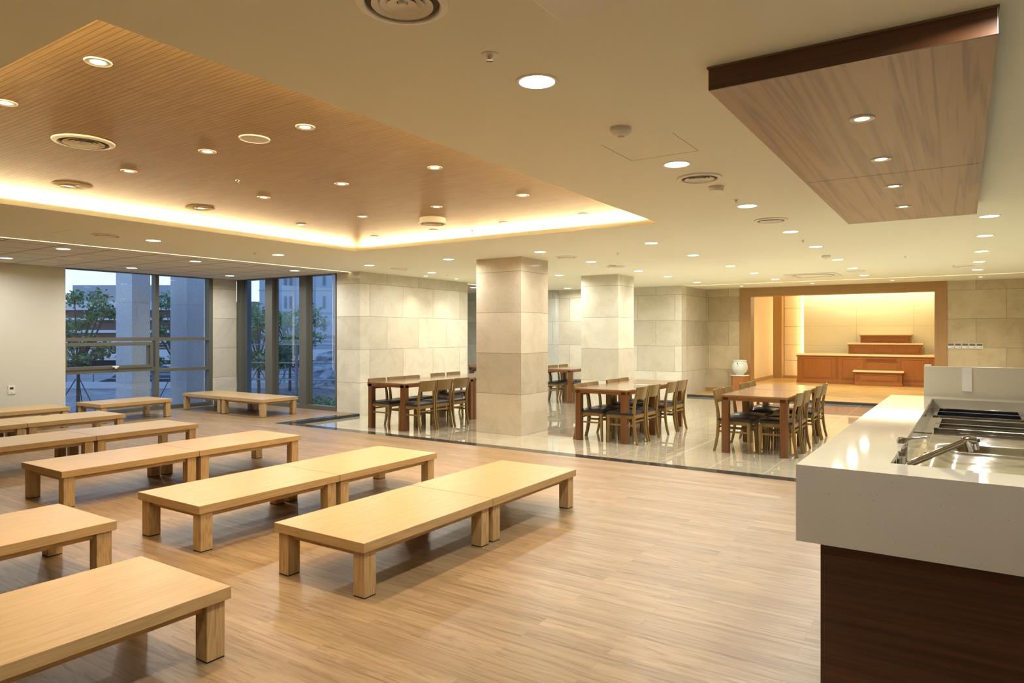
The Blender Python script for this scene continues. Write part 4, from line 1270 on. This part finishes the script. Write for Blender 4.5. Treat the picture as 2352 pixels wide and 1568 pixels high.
tray('ice_tray', 0.36, 0.93, 3.03, 3.66, 0.010, M['steel_dark'], (3.36,))
MB().box(RX0+0.075, RX0+0.083, RY0+0.9, RY1-0.6, DZ, DZ+0.003).box(RX0, RX1, 1.99, 2.0, DZ, DZ+0.004).build('deck_seam', M['chrome'], ct)
# faucet standing on the deck in the near left corner
fx, fy = 0.355, 0.46
fa = thing('faucet', 'chrome pull-out mixer faucet at the near corner of the sink', 'faucet', (0, 0, 0))
R_ = Matrix.Rotation(math.radians(-0.66), 4, 'Z')
base = Matrix.Translation((-0.587, 3.057, 0)) @ R_ @ Vector((fx, fy, 0))
fa.location = (base.x, base.y, DZ); fa.scale = (0.76, 0.76, 0.76)
MB().lathe([(0.034, 0.0), (0.034, 0.006), (0.029, 0.012), (0.0265, 0.10), (0.0265, 0.132), (0.025, 0.134), (0.025, 0.138), (0.0265, 0.140), (0.0265, 0.165)], 28).build('body', M['chrome'], fa, smooth=True)
hd = MB().lathe([(0.0285, 0.168), (0.0295, 0.18), (0.029, 0.205), (0.024, 0.216), (0.0, 0.220)], 28).build('cap', M['chrome'], fa, smooth=True)
MB().tube([(0.018, 0.008, 0.200), (0.045, 0.015, 0.212), (0.085, 0.026, 0.219), (0.122, 0.036, 0.222)], [0.010, 0.006, 0.0048, 0.0065], 10).build('lever', M['chrome'], fa, smooth=True)
sp0 = Vector((0.018, -0.006, 0.052)); sp1 = Vector((0.300, 0.055, 0.208))
mid = sp0.lerp(sp1, 0.45)
MB().tube([sp0+Vector((-0.02,0,-0.03)), sp0+Vector((0.006,0,-0.004)), sp0.lerp(sp1, 0.12), mid], [0.021, 0.0205, 0.019, 0.019], 16).build('spout', M['chrome'], fa, smooth=True)
MB().tube([mid.lerp(sp1, 0.005), sp1], [0.0175, 0.0175], 16).build('pull_out_hose', M['chrome'], fa, smooth=True)
hh = MB()
hh.tube([sp1+Vector((-0.006,-0.002,0.008)), sp1+Vector((0.026,0.006,0.014)), sp1+Vector((0.058,0.012,0.010))], [0.019, 0.024, 0.022], 14)
hh.tube([sp1+Vector((0.018,0.003,0.012)), sp1+Vector((0.030,0.006,-0.052))], [0.021, 0.018], 14)
hh.tube([sp1+Vector((0.056,0.012,0.022)), sp1+Vector((0.062,0.013,-0.040))], [0.014, 0.015], 12)
hh.build('spray_head', M['chrome'], fa, smooth=True)
MB().tube([sp1+Vector((0.058,0.010,0.012)), sp1+Vector((0.078,0.010,0.014))], [0.010, 0.009], 10).build('spray_button', M['black'], fa, smooth=True)

# glossy screen behind the counter end
t = thing('counter_screen', 'tall glossy cream screen standing behind the far end of the counter', 'screen', (-0.291, 7.10, 0))
MB().box(0.0, 2.2, 0.0, 0.018, 0.0, 1.262).build('screen_panel', M['screen'], t, bevel=0.002)
MB().box(0.002, 0.055, 0.018, 0.12, 0.0, 1.272).build('end_post', M['white'], t, bevel=0.002)
MB().box(0.0, 2.2, 0.018, 0.075, 0.86, 0.90).build('ledge', M['screen'], t)
tag(MB().box(-0.006, 0.063, 7.094, 7.099, 1.05, 1.252).build('white_strip', M['screen_strip']), 'narrow upright white strip on the cream screen', 'sheet')  # plain white strip set on the screen face

# ------------------------------------------------------------------ outdoors
struct(MB().box(-60, -14.0, -25, 60, -0.75, -0.45).build('ground', M['out_ground']))
struct(MB().box(-200, -60, -80, 200, -1.4, -0.9).build('ground', M['out_ground']))
struct(MB().box(-14.0, -10.0, 9.9, 12.6, -0.45, -0.25).build('ground', M['out_ground']))
def outcol(x0, x1, y0, y1, lb):
    b = MB()
    zz = -0.45; k = 0
    while zz < 4.6:
        b.box(x0, x1, y0, y1, zz, min(4.6, zz+0.892)); zz += 0.9
    b.box(x0+0.006, x1-0.006, y0+0.006, y1-0.006, -0.45, 4.6)
    tag(b.build('granite_pillar', M['out_granite']), lb, 'pillar', 'granite pillars outside the window')
outcol(-16.2, -15.5, 8.05, 8.46, 'granite pillar outside the left half of the big window')
outcol(-16.2, -15.5, 9.34, 9.83, 'granite pillar outside at the right edge of the big window')
tag(MB().box(-14.1, -13.87, 9.80, 9.95, -0.3, 4.6).build('dark_pillar', M['apt_win']), 'dark grey pillar outside the left pane of the tall window', 'pillar')

def leaves(b, c, rad, n, size, squash=0.7):
    for _ in range(n):
        while True:
            v = Vector((random.uniform(-1,1), random.uniform(-1,1), random.uniform(-1,1)))
            if v.length <= 1: break
        v *= (0.45 + 0.55*random.random())
        p = Vector(c) + Vector((v.x*rad, v.y*rad, v.z*rad*squash))
        a = Vector((random.uniform(-1,1), random.uniform(-1,1), random.uniform(-0.7,0.7))).normalized()
        u = a.cross(Vector((random.uniform(-1,1), random.uniform(-1,1), random.uniform(-1,1)))).normalized()
        s = size*random.uniform(0.6, 1.2)
        q = [b.bm.verts.new(p + a*s), b.bm.verts.new(p + u*s*0.45), b.bm.verts.new(p - a*s), b.bm.verts.new(p - u*s*0.45)]
        b.bm.faces.new(q)
def tree(x, y, z0, h, spread, n, label, crowns, size=0.05, fork=0.35, stakes=True, group='trees outside the windows'):
    t = thing('tree', label, 'tree', (x, y, z0), 0, group)
    tr = MB()
    tr.tube([(0,0,0), (0.01,0,h*fork*0.6), (0.0,0.01,h*fork)], [0.055, 0.042, 0.038], 8)
    ends = []
    for k in range(len(crowns)):
        cx, cy, cz, r = crowns[k]
        tr.tube([(0,0,h*fork), (cx*0.4, cy*0.4, h*fork+(cz-h*fork)*0.5), (cx*0.8, cy*0.8, cz-r*0.2), (cx, cy, cz+r*0.4)], [0.035, 0.022, 0.012, 0.006], 6)
    tr.build('trunk', M['bark'], t, smooth=True)
    if stakes:
        s = MB()
        for a in (0.4, 2.5, 4.6):
            s.tube([(0.55*math.cos(a), 0.55*math.sin(a), 0.0), (0.05*math.cos(a), 0.05*math.sin(a), h*fork*0.8)], 0.012, 6)
        s.build('support_stakes', M['bark'], t)
    b = MB()
    for (cx, cy, cz, r) in crowns: leaves(b, (cx, cy, cz), r, n, size)
    b.build('foliage', M['leaf'], t)
    return t
random.seed(11)
def crowns(n, sp, z0, z1, r0, r1):
    out = []
    for _ in range(n):
        a = random.uniform(0, 2*PI); q = sp*math.sqrt(random.random())
        out.append((q*math.cos(a), q*math.sin(a), random.uniform(z0, z1), random.uniform(r0, r1)))
    return out
tree(-18.4, 8.23, -0.45, 3.1, 0.8, 90, 'young staked tree outside the left part of the big window', crowns(20, 0.95, 1.4, 2.95, 0.22, 0.42), size=0.065)
tree(-18.1, 7.35, -0.45, 2.9, 0.7, 100, 'leafy young tree outside at the left edge of the big window', crowns(20, 0.8, 1.3, 2.5, 0.28, 0.45), stakes=False)
tree(-18.1, 10.57, -0.45, 3.4, 0.8, 80, 'staked young tree outside the right part of the big window', crowns(20, 0.70, 1.0, 3.2, 0.18, 0.34), size=0.06)
tree(-19.0, 13.9, -0.45, 3.0, 0.9, 130, 'dense tree outside the left pane of the tall window', crowns(26, 1.0, 0.9, 2.8, 0.3, 0.55), size=0.075)
tree(-19.6, 15.6, -0.45, 3.2, 1.0, 130, 'dense tree outside the middle pane of the tall window', crowns(26, 1.1, 0.9, 2.8, 0.3, 0.55), size=0.075)
# low parapet with rails, ramp behind it
d1 = Vector((-23.17+27.43, 14.65-11.84)); ang = math.atan2(d1.y, d1.x)
def wallseg(x, y, ang, l0, l1, th, z0, z1): 
    return MB().box(l0, l1, -th/2, th/2, z0, z1, rot=Matrix.Rotation(ang, 3, 'Z'), at=(0,0,0)), (x, y)
def build_at(b, xy, name, m, parent=None):
    bmesh.ops.translate(b.bm, verts=b.bm.verts, vec=(xy[0], xy[1], 0)); return b.build(name, m, parent)
t = thing('parapet', 'pale concrete parapet with metal rails outside the big window', 'parapet', (0,0,0))
b, xy = wallseg(-27.43, 11.84, ang, -6, 9, 0.2, -0.50, -0.22); build_at(b, xy, 'wall_panel', M['concrete'], t)
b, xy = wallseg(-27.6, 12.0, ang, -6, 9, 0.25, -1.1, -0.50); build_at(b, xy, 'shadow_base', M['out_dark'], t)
r_ = MB()
for zz in (-0.10, 0.05, 0.20): r_.box(-6, 9, -0.02, 0.02, zz, zz+0.035)
for k in range(16): r_.box(-6+k, -5.96+k, -0.03, 0.03, -0.22, 0.24)
bmesh.ops.rotate(r_.bm, verts=r_.bm.verts, cent=(0,0,0), matrix=Matrix.Rotation(ang, 3, 'Z'))
build_at(r_, (-27.43, 11.84), 'railing', M['rail'], t)
t = thing('ramp', 'long pale concrete vehicle ramp with railing beyond the young trees', 'ramp', (0,0,0))
b, xy = wallseg(-43.9, 18.95, ang, -14, 16, 0.3, 0.0, 0.62); build_at(b, xy, 'wall_panel', M['concrete'], t)
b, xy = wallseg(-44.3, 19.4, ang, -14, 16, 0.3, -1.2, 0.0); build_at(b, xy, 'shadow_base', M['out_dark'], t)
r_ = MB()
for zz in (0.72, 0.90): r_.box(-14, 16, -0.02, 0.02, zz, zz+0.04)
for k in range(16): r_.box(-14+2*k, -13.95+2*k, -0.03, 0.03, 0.6, 0.94)
bmesh.ops.rotate(r_.bm, verts=r_.bm.verts, cent=(0,0,0), matrix=Matrix.Rotation(ang, 3, 'Z'))
build_at(r_, (-43.9, 18.95), 'railing', M['rail'], t)
# brown hall with white bands
ang2 = ang
t = thing('hall_building', 'brown building with white horizontal bands seen through the big window', 'building', (0,0,0))
b, xy = wallseg(-67.4, 27.36, ang2, -16, 16, 1.0, -1.2, 4.1); 
build_at(b, xy, 'wall_panel', M['brown_clad'], t)
for z0, z1 in ((3.6, 4.35), (2.72, 2.92), (1.62, 1.86), (0.75, 0.95)):
    b, xy = wallseg(-67.1, 27.0, ang2, -16, 16.2, 0.9, z0, z1); build_at(b, xy, 'white_band', M['white_band'], t)
t = thing('warehouse', 'pale grey flat sided building above the brown one', 'building', (0,0,0))
b, xy = wallseg(-78.2, 38.2, ang2, -1.5, 12, 8.0, -1, 6.6); build_at(b, xy, 'wall_panel', M['grey_clad'], t)
b, xy = wallseg(-77.5, 35.6, ang2, 1.1, 2.1, 3.0, 5.2, 5.95); build_at(b, xy, 'louvre', M['apt_win'], t)
# hill
b = MB(); n = 30
for i in range(n):
    a = i/(n-1)
    hh_ = 4.0 + 5.0*math.sin(a*3.4)**2 + 1.4*math.sin(a*23) + 0.8*math.sin(a*51)
    x = -170 + 60*a; y = 40 + 110*a
    b.box(x-3, x+3, y-4, y+4, -2, hh_)
struct(b.build('ground', M['hill']))
# parked car
t = thing('parked_car', 'dark parked car outside behind the right hand young tree', 'car', (-26.0, 14.6, -0.95), ang)
b = MB().prism([(-2.0,0.25),(-2.0,0.7),(-1.5,0.85),(-0.9,1.25),(0.6,1.3),(1.2,0.9),(2.0,0.75),(2.1,0.3)], -0.8, 0.8, 'y'); b.build('car_body', M['car'], t, bevel=0.05)
MB().prism([(-1.35,0.86),(-0.85,1.2),(0.55,1.25),(1.05,0.9)], -0.82, 0.82, 'y').build('car_window', M['apt_win'], t)
for wx in (-1.25, 1.3):
    for wy in (-0.7, 0.7):
        MB().lathe([(0.0,-0.1),(0.31,-0.1),(0.31,0.1),(0.0,0.1)], 20, mat=Matrix.Translation((wx, wy, 0.31)) @ Matrix.Rotation(PI/2, 4, 'X')).build('wheel', M['black'], t)
# street lamp pole
t = thing('street_lamp', 'thin pale street lamp pole outside the left half of the big window', 'street lamp', (-36.0, 18.2, -1.0))
MB().tube([(0,0,0), (0,0,4.0)], [0.12, 0.09], 8).build('pole', M['white_band'], t)
MB().box(-0.3, 0.3, -0.12, 0.12, 4.0, 4.1).build('lamp_head', M['white_band'], t)
# apartment tower
apx, apy = -77.9, 56.4
ang3 = math.atan2(59.78-56.39, -72.79+77.92)
t = thing('apartment_tower', 'tall pale apartment tower seen through the tall window', 'building', (apx, apy, -1.0), ang3)
MB().box(0.6, 11, 0, 10, 0, 30).build('wall_panel', M['apt'], t)
b = MB()
for k in range(9): b.box(0.55, 11.05, -0.06, 0.0, 2.2+3.0*k, 2.35+3.0*k)
for u in (2.9, 5.3, 7.9): b.box(u, u+0.08, -0.05, 0.0, 0, 30)
b.build('floor_band', M['rail'], t)
for k in range(9):
    for u in (1.6, 2.3, 3.9, 4.6, 6.2, 6.9, 9.0):
        MB().box(u, u+0.32, -0.08, 0.0, 2.9+3.0*k, 4.5+3.0*k).build('window', M['apt_win'], t)
# stone slope and rails outside the tall window
b = MB(); gr = []
random.seed(5)
for i in range(24):
    row = []
    for j in range(14):
        u = i/23; v = j/13
        row.append(b.bm.verts.new((-21.5+11.3*u+random.uniform(-.1,.1), 16.6+1.2*u+2.0*v+random.uniform(-.1,.1), -0.45+1.25*v+random.uniform(-.07,.07))))
    gr.append(row)
for i in range(23):
    for j in range(13): b.bm.faces.new((gr[i][j], gr[i+1][j], gr[i+1][j+1], gr[i][j+1]))
o = b.build('ground', M['rock']); struct(o)
t = thing('glass_railing', 'metal and glass guard railing outside the tall window', 'railing', (0,0,0))
b = MB()
p0_, p1_ = Vector((-15.2, 10.3, 0)), Vector((-12.72, 11.55, 0))
for zz in (1.28, 0.83, 0.42):
    b.tube([p0_+Vector((0,0,zz)), p1_+Vector((0,0,zz))], 0.018, 6)
b.build('rail', M['rail'], t)
for k, wd in ((0.0, 0.02), (0.62, 0.028), (1.0, 0.05)):
    p = p0_.lerp(p1_, k)
    MB().box(p.x-wd, p.x+wd, p.y-wd, p.y+wd, -0.3, 1.30).build('post', M['rail'], t)
# pale slab at right beyond the tall window, darker bands across it
t = thing('banded_wall', 'pale banded wall standing beyond the right pane of the tall window', 'building', (0,0,0))
MB().box(-19.6, -12.0, 17.6, 18.2, -0.45, 4.6).build('wall_panel', M['concrete'], t)
MB().box(-19.62, -12.0, 17.55, 17.6, 2.1, 4.6).build('wall_band', M['grey_clad'], t)
MB().box(-19.62, -12.0, 17.55, 17.6, 0.85, 1.5).build('wall_band', M['rail'], t)
# hedge
t = thing('hedge', 'low clipped evergreen hedge outside the right pane of the tall window', 'hedge', (0,0,0))
b = MB()
for k in range(16):
    leaves(b, (-12.75+k*0.135, 10.2+k*0.02, -0.05+0.06*math.sin(k*2.1)), 0.30, 130, 0.035, 0.9)
b.build('foliage', M['leaf2'], t)
